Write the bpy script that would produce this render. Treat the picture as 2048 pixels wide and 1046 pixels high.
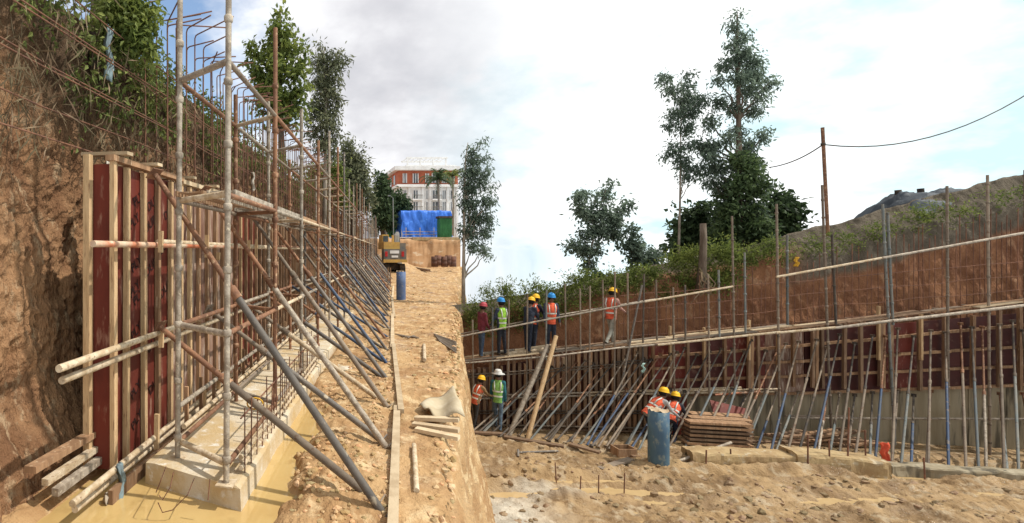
import bpy, bmesh, math, random
import numpy as np
from mathutils import Vector, Matrix, Quaternion

for _o in list(bpy.data.objects):
    bpy.data.objects.remove(_o, do_unlink=True)
SC = bpy.context.scene
COL = SC.collection

# ------------------------------------------------------------------ camera, sky, sun, exposure
F, U0, V0, EYE = 1000.0, 560.0, 502.0, 2.0
cam_d = bpy.data.cameras.new('camera')
cam = bpy.data.objects.new('camera', cam_d)
COL.objects.link(cam)
cam.location = (0, 0, EYE)
cam.rotation_euler = (math.radians(90), 0, 0)
cam_d.sensor_fit = 'HORIZONTAL'
cam_d.sensor_width = 36.0
cam_d.lens = 36.0 * F / 2048.0
cam_d.shift_x = (1024.0 - U0) / 2048.0
cam_d.shift_y = -(523.0 - V0) / 2048.0
cam_d.clip_start = 0.05
cam_d.clip_end = 3000
SC.camera = cam

SUN = Vector((0.58, -0.14, 0.80)).normalized()
sun_d = bpy.data.lights.new('sun', 'SUN')
sun_d.energy = 3.4
sun_d.angle = math.radians(0.9)
sun_d.color = (1.0, 0.955, 0.88)
sun = bpy.data.objects.new('sun', sun_d)
COL.objects.link(sun)
sun.location = (12, -4, 30)
sun.rotation_euler = SUN.to_track_quat('Z', 'Y').to_euler()

world = bpy.data.worlds.new('World')
SC.world = world
world.use_nodes = True


def build_world():
    nt = world.node_tree
    N, L = nt.nodes, nt.links
    N.clear()
    out = N.new('ShaderNodeOutputWorld')
    sky = N.new('ShaderNodeTexSky')
    sky.sky_type = 'NISHITA'
    sky.sun_disc = False
    sky.sun_elevation = math.asin(SUN.z)
    sky.sun_rotation = math.atan2(SUN.x, SUN.y)
    sky.air_density = 1.2
    sky.dust_density = 0.6
    bg1 = N.new('ShaderNodeBackground')
    bg1.inputs[1].default_value = 0.15
    L.new(sky.outputs[0], bg1.inputs[0])
    tc = N.new('ShaderNodeTexCoord')
    # flattened cloud coordinates: direction / (height + k)
    sep = N.new('ShaderNodeSeparateXYZ')
    L.new(tc.outputs['Generated'], sep.inputs[0])

    def math_(op, a, b=None, c=None, clamp=False):
        m = N.new('ShaderNodeMath')
        m.operation = op
        m.use_clamp = clamp
        for i, x in enumerate((a, b, c)):
            if x is None:
                continue
            if isinstance(x, (int, float)):
                m.inputs[i].default_value = x
            else:
                L.new(x, m.inputs[i])
        return m.outputs[0]
    zc = math_('MAXIMUM', sep.outputs[2], 0.0)
    den = math_('ADD', zc, 0.42)
    px = math_('DIVIDE', sep.outputs[0], den)
    py = math_('DIVIDE', sep.outputs[1], den)
    cmb = N.new('ShaderNodeCombineXYZ')
    L.new(px, cmb.inputs[0])
    L.new(py, cmb.inputs[1])
    L.new(sep.outputs[2], cmb.inputs[2])

    def noise(scale, detail, off, rough=0.55):
        mp = N.new('ShaderNodeMapping')
        mp.inputs['Location'].default_value = off
        L.new(cmb.outputs[0], mp.inputs[0])
        n = N.new('ShaderNodeTexNoise')
        n.inputs['Scale'].default_value = scale
        n.inputs['Detail'].default_value = detail
        n.inputs['Roughness'].default_value = rough
        L.new(mp.outputs[0], n.inputs['Vector'])
        return n.outputs[0]
    n1 = noise(2.6, 8, (3.1, 1.7, 0.0))
    n2 = noise(1.3, 6, (7.4, 2.2, 0.5))
    n3 = noise(2.9, 7, (0.3, 9.1, 1.0))

    def ramp(x, stops):
        r = N.new('ShaderNodeValToRGB')
        e = r.color_ramp.elements
        while len(e) < len(stops):
            e.new(0.5)
        for el, (p, c) in zip(e, stops):
            el.position = p
            el.color = (c, c, c, 1) if isinstance(c, (int, float)) else (*c, 1)
        L.new(x, r.inputs[0])
        return r.outputs[0]
    # gap of blue sky low over the bank, upper left of the view
    vm = N.new('ShaderNodeVectorMath')
    vm.operation = 'DOT_PRODUCT'
    L.new(tc.outputs['Generated'], vm.inputs[0])
    vm.inputs[1].default_value = Vector((-0.21, 1, 0.47)).normalized()
    gap = math_('MULTIPLY_ADD', vm.outputs['Value'], -14.0, 14.0)      # 0 in the middle, 1 at 22 degrees
    mask = ramp(math_('ADD', math_('MULTIPLY', gap, 0.55), math_('MULTIPLY', math_('SUBTRACT', n1, 0.5), 1.3)),
                [(0.02, 0.0), (0.30, 1.0)])
    # the cloud deck is thicker and greyer towards the left, thin and glaring to the right
    az = math_('ARCTAN2', sep.outputs[0], sep.outputs[1])
    thin = math_('SMOOTH_MIN', math_('MAXIMUM', math_('MULTIPLY_ADD', az, 2.6, -0.62), 0.0), 1.0, 0.2)
    thin = math_('MAXIMUM', thin, 0.0, clamp=True)
    grey = ramp(math_('ADD', math_('MULTIPLY', n2, 0.55), math_('MULTIPLY', n1, 0.45)),
                [(0.35, (0.44, 0.45, 0.49)), (0.44, (0.60, 0.60, 0.63)), (0.51, (0.78, 0.78, 0.80)), (0.58, (1.0, 1.0, 1.0))])
    white = ramp(n3, [(0.36, (0.60, 0.80, 0.86)), (0.46, (0.84, 0.97, 1.0)), (0.53, (1.02, 1.04, 1.04))])
    mx = N.new('ShaderNodeMix')
    mx.data_type = 'RGBA'
    L.new(thin, mx.inputs['Factor'])
    L.new(grey, mx.inputs[6])
    L.new(white, mx.inputs[7])
    bg2 = N.new('ShaderNodeBackground')
    L.new(mx.outputs[2], bg2.inputs[0])
    bg2.inputs[1].default_value = 1.0
    ms = N.new('ShaderNodeMixShader')
    L.new(mask, ms.inputs[0])
    L.new(bg1.outputs[0], ms.inputs[1])
    L.new(bg2.outputs[0], ms.inputs[2])
    L.new(ms.outputs[0], out.inputs[0])


build_world()
SC.view_settings.view_transform = 'Standard'
SC.view_settings.look = 'None'
SC.view_settings.gamma = 1.0
SC.view_settings.exposure = 0.35
SC.view_settings.use_curve_mapping = False

# ------------------------------------------------------------------ places: photograph rays met with real planes
WX, WY = 0.2195, 0.9756            # direction of the near (left) wall


def at(u, v, Y):
    return Vector(((u - U0) * Y / F, Y, EYE + (V0 - v) * Y / F))


def gat(u, v, z=0.0):
    return at(u, v, (EYE - z) * F / (v - V0))


def LW(t, s, z):                   # near site: t along the wall, s to its right, z up
    return Vector((WX * t + WY * s, WY * t - WX * s, z))


def t_of(u, s):                    # t where the line of sight of column u meets the plane s
    k = (u - U0) / F
    return (-WY * s - k * WX * s) / (WX - k * WY)


def LP(u, v, s):                   # pixel on the vertical plane s of the near site
    t = t_of(u, s)
    p = LW(t, s, 0)
    p.z = EYE + (V0 - v) * p.y / F
    return p


ZR = -3.2                          # floor of the lower pit


def ywall(u, off=0.0):
    return (16.94 - 1.0095 * off) / (1 + 0.138 * (u - U0) / F)


def RW(u, v, off=0.0):             # pixel on the far (right) wall plane, off metres in front of it
    return at(u, v, ywall(u, off))


def RX(X, z, off=0.0):             # same plane, by world X
    return Vector((X, 16.94 - 1.0095 * off - 0.138 * X, z))


rng = np.random.default_rng(11)
R = random.Random(5)

# ------------------------------------------------------------------ numpy noise
_perm = np.random.default_rng(3).permutation(512)


def vnoise(x, y, seed=0):
    x = np.asarray(x, float) + seed * 17.13
    y = np.asarray(y, float) + seed * 5.71
    xi = np.floor(x).astype(int)
    yi = np.floor(y).astype(int)
    fx = x - xi
    fy = y - yi
    fx = fx * fx * (3 - 2 * fx)
    fy = fy * fy * (3 - 2 * fy)

    def h(a, b):
        return _perm[(_perm[a % 512] + b) % 512] / 511.0
    a = h(xi, yi) * (1 - fx) + h(xi + 1, yi) * fx
    b = h(xi, yi + 1) * (1 - fx) + h(xi + 1, yi + 1) * fx
    return a * (1 - fy) + b * fy


def fbm(x, y, octs=4, seed=0, gain=0.5):
    v = 0
    a = 1.0
    s = 0
    for i in range(octs):
        v = v + a * (vnoise(x * 2 ** i, y * 2 ** i, seed + i) - 0.5)
        s += a
        a *= gain
    return v / s * 2


def ridged(x, y, octs=4, seed=0):
    v = 0
    a = 1.0
    for i in range(octs):
        v = v + a * (1 - np.abs(2 * vnoise(x * 2 ** i, y * 2 ** i, seed + i) - 1))
        a *= 0.5
    return v / 2 - 0.6


def sst(a, b, x):
    t = np.clip((np.asarray(x, float) - a) / (b - a), 0, 1)
    return t * t * (3 - 2 * t)


# ------------------------------------------------------------------ materials
MATS = {}


def mat(name, c1, c2=None, scale=3.0, rough=0.8, bump=0.25, bscale=25.0, stretch=(1, 1, 1), metal=0.0,
        c3=None, c3at=(0.56, 0.68), rnd=0.12, spec=0.2, transl=0.0, island=0.0, detail=6.0, attr=None, attrcol=None,
        c3scale=None, wet=None, bdist=0.02):
    """Noise-mixed principled material in world position space, varied from object to object."""
    if name in MATS:
        return MATS[name]
    m = bpy.data.materials.new(name)
    MATS[name] = m
    m.use_nodes = True
    nt = m.node_tree
    N, L = nt.nodes, nt.links
    N.clear()
    out = N.new('ShaderNodeOutputMaterial')
    p = N.new('ShaderNodeBsdfPrincipled')
    p.inputs['Roughness'].default_value = rough
    p.inputs['Metallic'].default_value = metal
    p.inputs['Specular IOR Level'].default_value = spec
    geo = N.new('ShaderNodeNewGeometry')
    mp = N.new('ShaderNodeMapping')
    mp.inputs['Scale'].default_value = stretch
    L.new(geo.outputs['Position'], mp.inputs[0])

    def noise(sc, det=detail, ro=0.6):
        n = N.new('ShaderNodeTexNoise')
        n.inputs['Scale'].default_value = sc
        n.inputs['Detail'].default_value = det
        n.inputs['Roughness'].default_value = ro
        L.new(mp.outputs[0], n.inputs['Vector'])
        return n.outputs[0]

    def ramp(x, a, b):
        r = N.new('ShaderNodeMapRange')
        r.interpolation_type = 'SMOOTHSTEP'
        r.inputs[1].default_value = a
        r.inputs[2].default_value = b
        L.new(x, r.inputs[0])
        return r.outputs[0]

    def mix(f, a, b):
        x = N.new('ShaderNodeMix')
        x.data_type = 'RGBA'
        for sock, v in ((x.inputs['Factor'], f), (x.inputs[6], a), (x.inputs[7], b)):
            if isinstance(v, tuple):
                sock.default_value = (*v, 1)
            elif isinstance(v, float):
                sock.default_value = v
            else:
                L.new(v, sock)
        return x.outputs[2]
    c2 = c2 or tuple(x * 0.7 for x in c1)
    col = mix(ramp(noise(scale), 0.36, 0.64), c1, c2)
    if c3:
        col = mix(ramp(noise(c3scale or scale * 2.7), *c3at), col, c3)
    if attr:
        a = N.new('ShaderNodeAttribute')
        a.attribute_name = attr
        col = mix(a.outputs['Fac'], col, mix(ramp(noise(scale * 1.7), 0.35, 0.65), attrcol, tuple(x * 0.6 for x in attrcol)))
    if rnd or island:
        hs = N.new('ShaderNodeHueSaturation')
        if island:
            rv = geo.outputs['Random Per Island']
            k = island
        else:
            oi = N.new('ShaderNodeObjectInfo')
            rv = oi.outputs['Random']
            k = rnd
        mr = N.new('ShaderNodeMapRange')
        mr.inputs[3].default_value = 1 - k
        mr.inputs[4].default_value = 1 + k
        L.new(rv, mr.inputs[0])
        L.new(mr.outputs[0], hs.inputs['Value'])
        if island:
            mr2 = N.new('ShaderNodeMapRange')
            mr2.inputs[3].default_value = 0.515
            mr2.inputs[4].default_value = 0.485
            L.new(rv, mr2.inputs[0])
            L.new(mr2.outputs[0], hs.inputs['Hue'])
        L.new(col, hs.inputs['Color'])
        col = hs.outputs[0]
    L.new(col, p.inputs['Base Color'])
    if wet:
        L.new(ramp(noise(wet[0]), wet[1], wet[2]), p.inputs['Roughness'])
    if bump:
        b = N.new('ShaderNodeBump')
        b.inputs['Strength'].default_value = bump
        b.inputs['Distance'].default_value = bdist
        L.new(noise(bscale, 4.0), b.inputs['Height'])
        L.new(b.outputs[0], p.inputs['Normal'])
    sh = p.outputs[0]
    if transl:
        tr = N.new('ShaderNodeBsdfTranslucent')
        L.new(col, tr.inputs[0])
        ms = N.new('ShaderNodeMixShader')
        ms.inputs[0].default_value = transl
        L.new(sh, ms.inputs[1])
        L.new(tr.outputs[0], ms.inputs[2])
        sh = ms.outputs[0]
    L.new(sh, out.inputs[0])
    return m


M_mudL = mat('mud_ochre', (0.45, 0.285, 0.138), (0.32, 0.18, 0.08), 1.6, 0.85, 0.9, 26, bdist=0.035, c3=(0.56, 0.40, 0.22), c3at=(0.50, 0.66), c3scale=5, rnd=0, wet=(1.4, 0.3, 0.52))
M_mudR = mat('mud_brown', (0.36, 0.24, 0.122), (0.215, 0.135, 0.066), 1.4, 0.9, 0.9, 26, c3=(0.38, 0.29, 0.185), c3at=(0.52, 0.66), c3scale=3.6, rnd=0, bdist=0.04, wet=(0.9, 0.30, 0.56), attr='pale', attrcol=(0.60, 0.53, 0.42))
M_clod = mat('mud_clod', (0.42, 0.25, 0.11), (0.50, 0.36, 0.20), 6, 0.95, 0.5, 40, rnd=0, island=0.35)
M_clodR = mat('mud_clod_brown', (0.20, 0.135, 0.075), (0.28, 0.20, 0.12), 3, 0.95, 0.5, 40, rnd=0, island=0.2)
M_water = mat('muddy_water', (0.52, 0.36, 0.145), (0.47, 0.31, 0.12), 1.2, 0.03, 0.015, 5, c3=(0.40, 0.26, 0.10), c3at=(0.55, 0.75), rnd=0, spec=1.0)
M_waterR = mat('muddy_water_brown', (0.47, 0.33, 0.165), (0.42, 0.29, 0.14), 1.2, 0.08, 0.02, 6, rnd=0, spec=0.5)
M_bankL = mat('cut_earth', (0.385, 0.215, 0.108), (0.21, 0.105, 0.052), 1.3, 1.0, 1.0, 26, stretch=(1.6, 1.6, 0.6), c3=(0.43, 0.29, 0.17), c3at=(0.53, 0.66), c3scale=5, rnd=0, bdist=0.06, attr='top', attrcol=(0.17, 0.105, 0.062))
M_bankR = mat('cut_earth_red', (0.285, 0.135, 0.066), (0.19, 0.085, 0.044), 1.2, 1.0, 0.8, 20, stretch=(1.5, 1.5, 0.75), c3=(0.34, 0.19, 0.105), c3at=(0.55, 0.68), rnd=0, bdist=0.06, attr='grey', attrcol=(0.165, 0.135, 0.098))
M_top = mat('bank_top_soil', (0.16, 0.12, 0.06), (0.10, 0.10, 0.04), 2, 0.95, 0.8, 10, rnd=0)
M_far = mat('far_earth', (0.42, 0.25, 0.13), (0.33, 0.18, 0.085), 0.4, 0.95, 0.5, 5, stretch=(1, 1, 2.2), c3=(0.48, 0.36, 0.24), rnd=0)
M_conc = mat('concrete_pale', (0.54, 0.46, 0.34), (0.46, 0.33, 0.17), 2.6, 0.85, 0.5, 30, c3=(0.62, 0.57, 0.48), rnd=0.05)
M_concR = mat('concrete_wall', (0.34, 0.29, 0.20), (0.25, 0.20, 0.125), 1.3, 0.85, 0.35, 18, stretch=(2.6, 2.6, 0.30), c3=(0.10, 0.085, 0.06), c3at=(0.49, 0.66), c3scale=1.7, rnd=0.07)
M_concB = mat('concrete_block_tan', (0.40, 0.29, 0.15), (0.30, 0.20, 0.10), 2.2, 0.9, 0.6, 20, c3=(0.45, 0.37, 0.25), rnd=0.06)
M_ply = mat('red_film_ply', (0.15, 0.030, 0.019), (0.10, 0.022, 0.015), 2, 0.5, 0.1, 10, stretch=(1.6, 1.6, 0.5), c3=(0.28, 0.15, 0.105), c3at=(0.54, 0.72), c3scale=7, rnd=0.2)
M_plyW = mat('worn_ply', (0.26, 0.16, 0.11), (0.14, 0.065, 0.045), 2.5, 0.7, 0.2, 20, stretch=(2.5, 2.5, 0.35), c3=(0.42, 0.33, 0.26), c3at=(0.50, 0.66), rnd=0.25)
M_plyD = mat('dark_ply', (0.075, 0.020, 0.016), (0.05, 0.016, 0.013), 1.5, 0.55, 0.1, 12, c3=(0.13, 0.065, 0.045), c3at=(0.56, 0.7), rnd=0.22)
M_woodN = mat('new_timber', (0.55, 0.38, 0.21), (0.43, 0.28, 0.145), 6, 0.85, 0.4, 30, stretch=(3.5, 3.5, 0.4), c3=(0.28, 0.17, 0.09), rnd=0.14)
M_woodO = mat('old_timber', (0.34, 0.20, 0.11), (0.21, 0.12, 0.065), 4, 0.85, 0.3, 30, stretch=(2.5, 2.5, 0.3), c3=(0.46, 0.34, 0.22), rnd=0.28)
M_woodP = mat('plank_pale', (0.55, 0.43, 0.28), (0.42, 0.31, 0.19), 5, 0.85, 0.3, 30, rnd=0.18)
M_woodR = mat('stud_brown', (0.24, 0.155, 0.095), (0.17, 0.10, 0.06), 4, 0.85, 0.3, 30, stretch=(2.5, 2.5, 0.3), c3=(0.29, 0.21, 0.13), rnd=0.3)
M_steel = mat('muddy_steel_tube', (0.38, 0.32, 0.25), (0.22, 0.175, 0.13), 10, 0.7, 0.4, 50, c3=(0.52, 0.44, 0.32), rnd=0.2, metal=0.15)
M_steelD = mat('dark_steel_tube', (0.105, 0.092, 0.080), (0.16, 0.135, 0.11), 5, 0.6, 0.2, 50, c3=(0.38, 0.31, 0.22), c3at=(0.58, 0.68), c3scale=9, rnd=0.25, metal=0.0, spec=0.25)
M_rust = mat('rusty_tube', (0.25, 0.125, 0.068), (0.15, 0.075, 0.045), 6, 0.8, 0.3, 50, c3=(0.42, 0.27, 0.16), rnd=0.2)
M_orange = mat('red_primer_tube', (0.42, 0.13, 0.06), (0.50, 0.40, 0.28), 2.4, 0.7, 0.2, 50, c3=(0.52, 0.42, 0.30), rnd=0.12)
M_cream = mat('mud_coated_tube', (0.54, 0.44, 0.31), (0.38, 0.28, 0.17), 11, 0.85, 0.5, 40, c3=(0.24, 0.15, 0.09), rnd=0.14)
M_blue = mat('blue_painted_tube', (0.045, 0.070, 0.125), (0.07, 0.085, 0.11), 3, 0.6, 0.15, 40, c3=(0.18, 0.15, 0.12), rnd=0.2)
M_blueG = mat('pale_blue_grey_tube', (0.125, 0.15, 0.16), (0.17, 0.165, 0.145), 3, 0.8, 0.15, 40, c3=(0.14, 0.13, 0.12), rnd=0.25)
M_steelR = mat('dull_brown_tube', (0.155, 0.12, 0.09), (0.21, 0.165, 0.12), 5, 0.8, 0.2, 40, c3=(0.13, 0.08, 0.05), rnd=0.3)
M_rebar = mat('rebar_rust', (0.20, 0.095, 0.055), (0.13, 0.065, 0.045), 8, 0.85, 0.3, 80, rnd=0.2)
M_darkR = mat('dark_muddy_tube', (0.075, 0.065, 0.058), (0.12, 0.095, 0.07), 5, 0.85, 0.2, 40, c3=(0.16, 0.11, 0.07), rnd=0.3)
M_greyR = mat('grey_green_tube', (0.13, 0.145, 0.14), (0.18, 0.17, 0.145), 4, 0.8, 0.2, 40, c3=(0.10, 0.085, 0.07), rnd=0.3)
M_yellow = mat('yellow_paint', (0.62, 0.34, 0.03), (0.5, 0.27, 0.03), 5, 0.55, 0.1, 30, rnd=0.05)

# ------------------------------------------------------------------ object helpers
WM = {}


def put(o, M, parent=None):
    WM[o] = M.copy()
    if parent is not None:
        o.parent = parent
        o.matrix_parent_inverse = WM[parent].inverted()
    o.matrix_basis = M
    if o.name not in COL.objects:
        COL.objects.link(o)
    return o


def tag(o, label, cat, group=None):
    o['label'] = label
    o['category'] = cat
    if group:
        o['group'] = group
    return o


def thing(name, label, cat, loc=(0, 0, 0), group=None, rz=0.0):
    o = bpy.data.objects.new(name, None)
    o.empty_display_size = 0.2
    put(o, Matrix.Translation(loc) @ Matrix.Rotation(rz, 4, 'Z'))
    return tag(o, label, cat, group)


def kind(o, k):
    o['kind'] = k
    return o


def me_from(name, verts, faces, mats, smooth=False, midx=None):
    me = bpy.data.meshes.new(name)
    me.from_pydata([tuple(v) for v in verts], [], [tuple(f) for f in faces])
    for m in (mats if isinstance(mats, (list, tuple)) else [mats]):
        me.materials.append(m)
    if smooth:
        me.polygons.foreach_set('use_smooth', [True] * len(me.polygons))
    if midx is not None:
        me.polygons.foreach_set('material_index', midx)
    me.update()
    return me


class MB:
    def __init__(self):
        self.v = []
        self.f = []
        self.mi = []
        self.cur = 0

    def add(self, vs, fs):
        b = len(self.v)
        self.v += [tuple(x) for x in vs]
        self.f += [tuple(i + b for i in f) for f in fs]
        self.mi += [self.cur] * len(fs)
        return self

    def box(self, c, s, M=None):
        c = Vector(c)
        vs = []
        for dx in (-.5, .5):
            for dy in (-.5, .5):
                for dz in (-.5, .5):
                    p = Vector((dx * s[0], dy * s[1], dz * s[2]))
                    vs.append((M @ p if M else p) + c)
        return self.add(vs, [(0, 1, 3, 2), (4, 6, 7, 5), (0, 4, 5, 1), (2, 3, 7, 6), (0, 2, 6, 4), (1, 5, 7, 3)])

    def tube(self, path, radii, n=8, caps=True):
        path = [Vector(p) for p in path]
        if not isinstance(radii, (list, tuple)):
            radii = [radii] * len(path)
        rings = []
        prev = None
        for i, p in enumerate(path):
            d = (path[min(i + 1, len(path) - 1)] - path[max(i - 1, 0)])
            if d.length < 1e-9:
                d = Vector((0, 0, 1))
            d.normalize()
            a = prev if prev is not None else (Vector((1, 0, 0)) if abs(d.x) < 0.8 else Vector((0, 1, 0)))
            a = (a - d * a.dot(d))
            if a.length < 1e-6:
                a = d.orthogonal()
            a.normalize()
            prev = a
            b = d.cross(a)
            rings.append([p + (a * math.cos(2 * math.pi * k / n) + b * math.sin(2 * math.pi * k / n)) * radii[i] for k in range(n)])
        vs = [q for r in rings for q in r]
        fs = []
        for i in range(len(path) - 1):
            for k in range(n):
                k2 = (k + 1) % n
                fs.append((i * n + k, i * n + k2, (i + 1) * n + k2, (i + 1) * n + k))
        if caps:
            fs.append(tuple(reversed(range(n))))
            fs.append(tuple((len(path) - 1) * n + k for k in range(n)))
        return self.add(vs, fs)

    def lathe(self, prof, n=16, c=(0, 0, 0), M=None, sx=1, sy=1, closed=True):
        c = Vector(c)
        vs = []
        for (r, z) in prof:
            for k in range(n):
                p = Vector((r * sx * math.cos(2 * math.pi * k / n), r * sy * math.sin(2 * math.pi * k / n), z))
                vs.append((M @ p if M else p) + c)
        fs = []
        for i in range(len(prof) - 1):
            for k in range(n):
                k2 = (k + 1) % n
                fs.append((i * n + k, i * n + k2, (i + 1) * n + k2, (i + 1) * n + k))
        if closed:
            fs.append(tuple(reversed(range(n))))
            fs.append(tuple((len(prof) - 1) * n + k for k in range(n)))
        return self.add(vs, fs)

    def build(self, name, mats, parent=None, smooth=False, loc=None, M=None):
        me = me_from(name, self.v, self.f, mats, smooth, self.mi)
        o = bpy.data.objects.new(name, me)
        return put(o, M or Matrix.Translation(loc or (0, 0, 0)), parent)


_cyl = {}
_box = {}


def cyl_mesh(m, n=10):
    k = (m.name, n)
    if k not in _cyl:
        vs = [(math.cos(2 * math.pi * i / n), math.sin(2 * math.pi * i / n), z) for z in (0, 1) for i in range(n)]
        fs = [(i, (i + 1) % n, n + (i + 1) % n, n + i) for i in range(n)] + [tuple(reversed(range(n))), tuple(range(n, 2 * n))]
        me = me_from('tube', vs, fs, m)
        me.polygons.foreach_set('use_smooth', [True] * n + [False, False])
        _cyl[k] = me
    return _cyl[k]


def tube(name, p0, p1, r, m, parent=None, n=10):
    p0, p1 = Vector(p0), Vector(p1)
    d = p1 - p0
    M = Matrix.Translation(p0) @ d.to_track_quat('Z', 'Y').to_matrix().to_4x4() @ Matrix.Diagonal((r, r, d.length, 1))
    return put(bpy.data.objects.new(name, cyl_mesh(m, n)), M, parent)


def box_mesh(m):
    if m.name not in _box:
        # softly chamfered unit block
        e = 0.46
        bm = bmesh.new()
        bmesh.ops.create_cube(bm, size=1.0)
        me = bpy.data.meshes.new('block')
        bm.to_mesh(me)
        bm.free()
        me.materials.append(m)
        _box[m.name] = me
    return _box[m.name]


def box(name, c, s, m, parent=None, Rm=None):
    M = Matrix.Translation(c) @ (Rm.to_4x4() if Rm is not None else Matrix.Identity(4)) @ Matrix.Diagonal((s[0], s[1], s[2], 1))
    return put(bpy.data.objects.new(name, box_mesh(m)), M, parent)


def bar(name, p0, p1, w, h, m, parent=None, up=Vector((0, 0, 1)), roll=0.0):
    """rectangular timber from p0 to p1"""
    p0, p1 = Vector(p0), Vector(p1)
    d = p1 - p0
    z = d.normalized()
    x = up.cross(z)
    if x.length < 1e-3:
        x = Vector((1, 0, 0))
    x.normalize()
    y = z.cross(x)
    Rm = Matrix((x, y, z)).transposed()
    if roll:
        Rm = Rm @ Matrix.Rotation(roll, 3, 'Z')
    return box(name, (p0 + p1) / 2, (w, h, d.length), m, parent, Rm)


def grid_mesh(name, P, m, smooth=True, attrs=None):
    """P: (a, b, 3) array of points"""
    a, b = P.shape[:2]
    me = bpy.data.meshes.new(name)
    me.vertices.add(a * b)
    me.vertices.foreach_set('co', P.reshape(-1).astype(np.float32))
    i = np.arange((a - 1) * (b - 1))
    r, c = i // (b - 1), i % (b - 1)
    q = np.stack([r * b + c, r * b + c + 1, (r + 1) * b + c + 1, (r + 1) * b + c], 1)
    me.loops.add(len(q) * 4)
    me.loops.foreach_set('vertex_index', q.reshape(-1).astype(np.int32))
    me.polygons.add(len(q))
    me.polygons.foreach_set('loop_start', (np.arange(len(q)) * 4).astype(np.int32))
    me.polygons.foreach_set('use_smooth', np.full(len(q), smooth))
    for k, arr in (attrs or {}).items():
        at_ = me.attributes.new(k, 'FLOAT', 'POINT')
        at_.data.foreach_set('value', arr.reshape(-1).astype(np.float32))
    me.materials.append(m)
    me.update(calc_edges=True)
    me.validate()
    return me


def soup(name, V, nper, faces, m, smooth=False):
    """many copies of a small template: V (k, nper, 3), faces (f, n) template"""
    k = V.shape[0]
    faces = np.asarray(faces)
    q = (faces[None] + (np.arange(k) * nper)[:, None, None]).reshape(-1, faces.shape[1])
    me = bpy.data.meshes.new(name)
    me.vertices.add(k * nper)
    me.vertices.foreach_set('co', V.reshape(-1).astype(np.float32))
    me.loops.add(q.size)
    me.loops.foreach_set('vertex_index', q.reshape(-1).astype(np.int32))
    me.polygons.add(len(q))
    me.polygons.foreach_set('loop_start', (np.arange(len(q)) * faces.shape[1]).astype(np.int32))
    me.polygons.foreach_set('use_smooth', np.full(len(q), smooth))
    me.materials.append(m)
    me.update(calc_edges=True)
    return me


def mobj(name, me, parent=None, M=None):
    return put(bpy.data.objects.new(name, me), M or Matrix.Identity(4), parent)


_bm = bmesh.new()
bmesh.ops.create_icosphere(_bm, subdivisions=1, radius=1)
ICO_V = np.array([v.co[:] for v in _bm.verts])
ICO_F = np.array([[v.index for v in f.verts] for f in _bm.faces])
_bm.free()


def clods(name, pts, sizes, m):
    k = len(pts)
    V = ICO_V[None] * (0.65 + 0.7 * rng.random((k, len(ICO_V), 1))) * sizes[:, None, None]
    V = V * (0.7 + 0.6 * rng.random((k, 1, 3)))
    V[:, :, 2] *= 0.75
    V = V + pts[:, None, :]
    return soup(name, V, len(ICO_V), ICO_F, m)

# ================================================================== TERRAIN
RL = Matrix(((WY, WX, 0), (-WX, WY, 0), (0, 0, 1)))     # local x = away from the near wall, y = along it


def edgeX(Y):                      # brink of the upper terrace above the lower pit
    return 0.3605 * Y


def hL(X, Y):
    s = WY * X - WX * Y
    t = WX * X + WY * Y
    h = 0.045 + 0.05 * fbm(X * 1.3, Y * 1.3, 3, 1) + 0.085 * ridged(X * 2.8, Y * 2.8, 5, 2) * sst(-1.2, -0.6, s) * (1 - 0.6 * sst(0.05, 0.2, s) * (1 - sst(0.35, 0.7, s)))
    h += 0.02 * fbm(X * 14, Y * 14, 3, 4) + 0.09 * ridged(X * 1.6, Y * 1.1, 5, 6) * sst(0.3, 1.0, s)
    pond = (1 - sst(-1.25, -0.95, s + 0.25 * fbm(X * 2, Y * 2, 2, 9))) * (1 - sst(3.9, 4.4, t)) * sst(-2.75, -2.35, s)
    chan = sst(-1.3, -1.15, s) * (1 - sst(-1.0, -0.72, s + 0.2 * fbm(X * 3, Y * 3, 2, 8))) * (1 - sst(5.6, 7.2, t))
    slab = sst(-2.4, -2.2, s) * (1 - sst(-1.2, -1.05, s)) * (1 - sst(12, 14, t))
    h = h - 0.26 * pond - 0.17 * chan * (1 - pond) - 0.10 * slab * (1 - pond)
    # heaps by the far end of the yard
    h += 0.5 * sst(36, 44, Y) * np.maximum(0, fbm(X * 0.35, Y * 0.3, 3, 12) + 0.15) * sst(4.5, 6.0, s)
    heap = np.exp(-((s + 0.45) / 0.42) ** 2 - ((t - 4.35) / 0.6) ** 2)
    h += heap * (0.08 + 0.10 * ridged(X * 4.5, Y * 4.5, 4, 21))
    # spoil climbing to the left of the digger, against the end of the wall
    h += 1.5 * np.exp(-((s + 0.2) / 1.9) ** 2) * sst(38, 52, t)
    return h


Yr = 2.45 * np.exp(np.linspace(0, math.log(62 / 2.45), 430))
fr = np.linspace(0, 1, 270)
Yg, Fg = np.meshgrid(Yr, fr, indexing='ij')
jag = (0.032 * fbm(np.log(Yr) * 8, Yr * 0, 5, 31, .75) + 0.008 * ridged(np.log(Yr) * 22, Yr * 0, 4, 32) - 0.004) * Yr
Xl = 0.225 * Yg - 3.6
Xg = Xl + Fg * (edgeX(Yg) + jag[:, None] - Xl)
Zg = hL(Xg, Yg)
dE = (edgeX(Yg) + jag[:, None] - Xg)
Zg = Zg - 0.22 * (1 - sst(0.0, 0.16, dE + 0.06 * fbm(Xg * 5, Yg * 5, 3, 35)))
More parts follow.
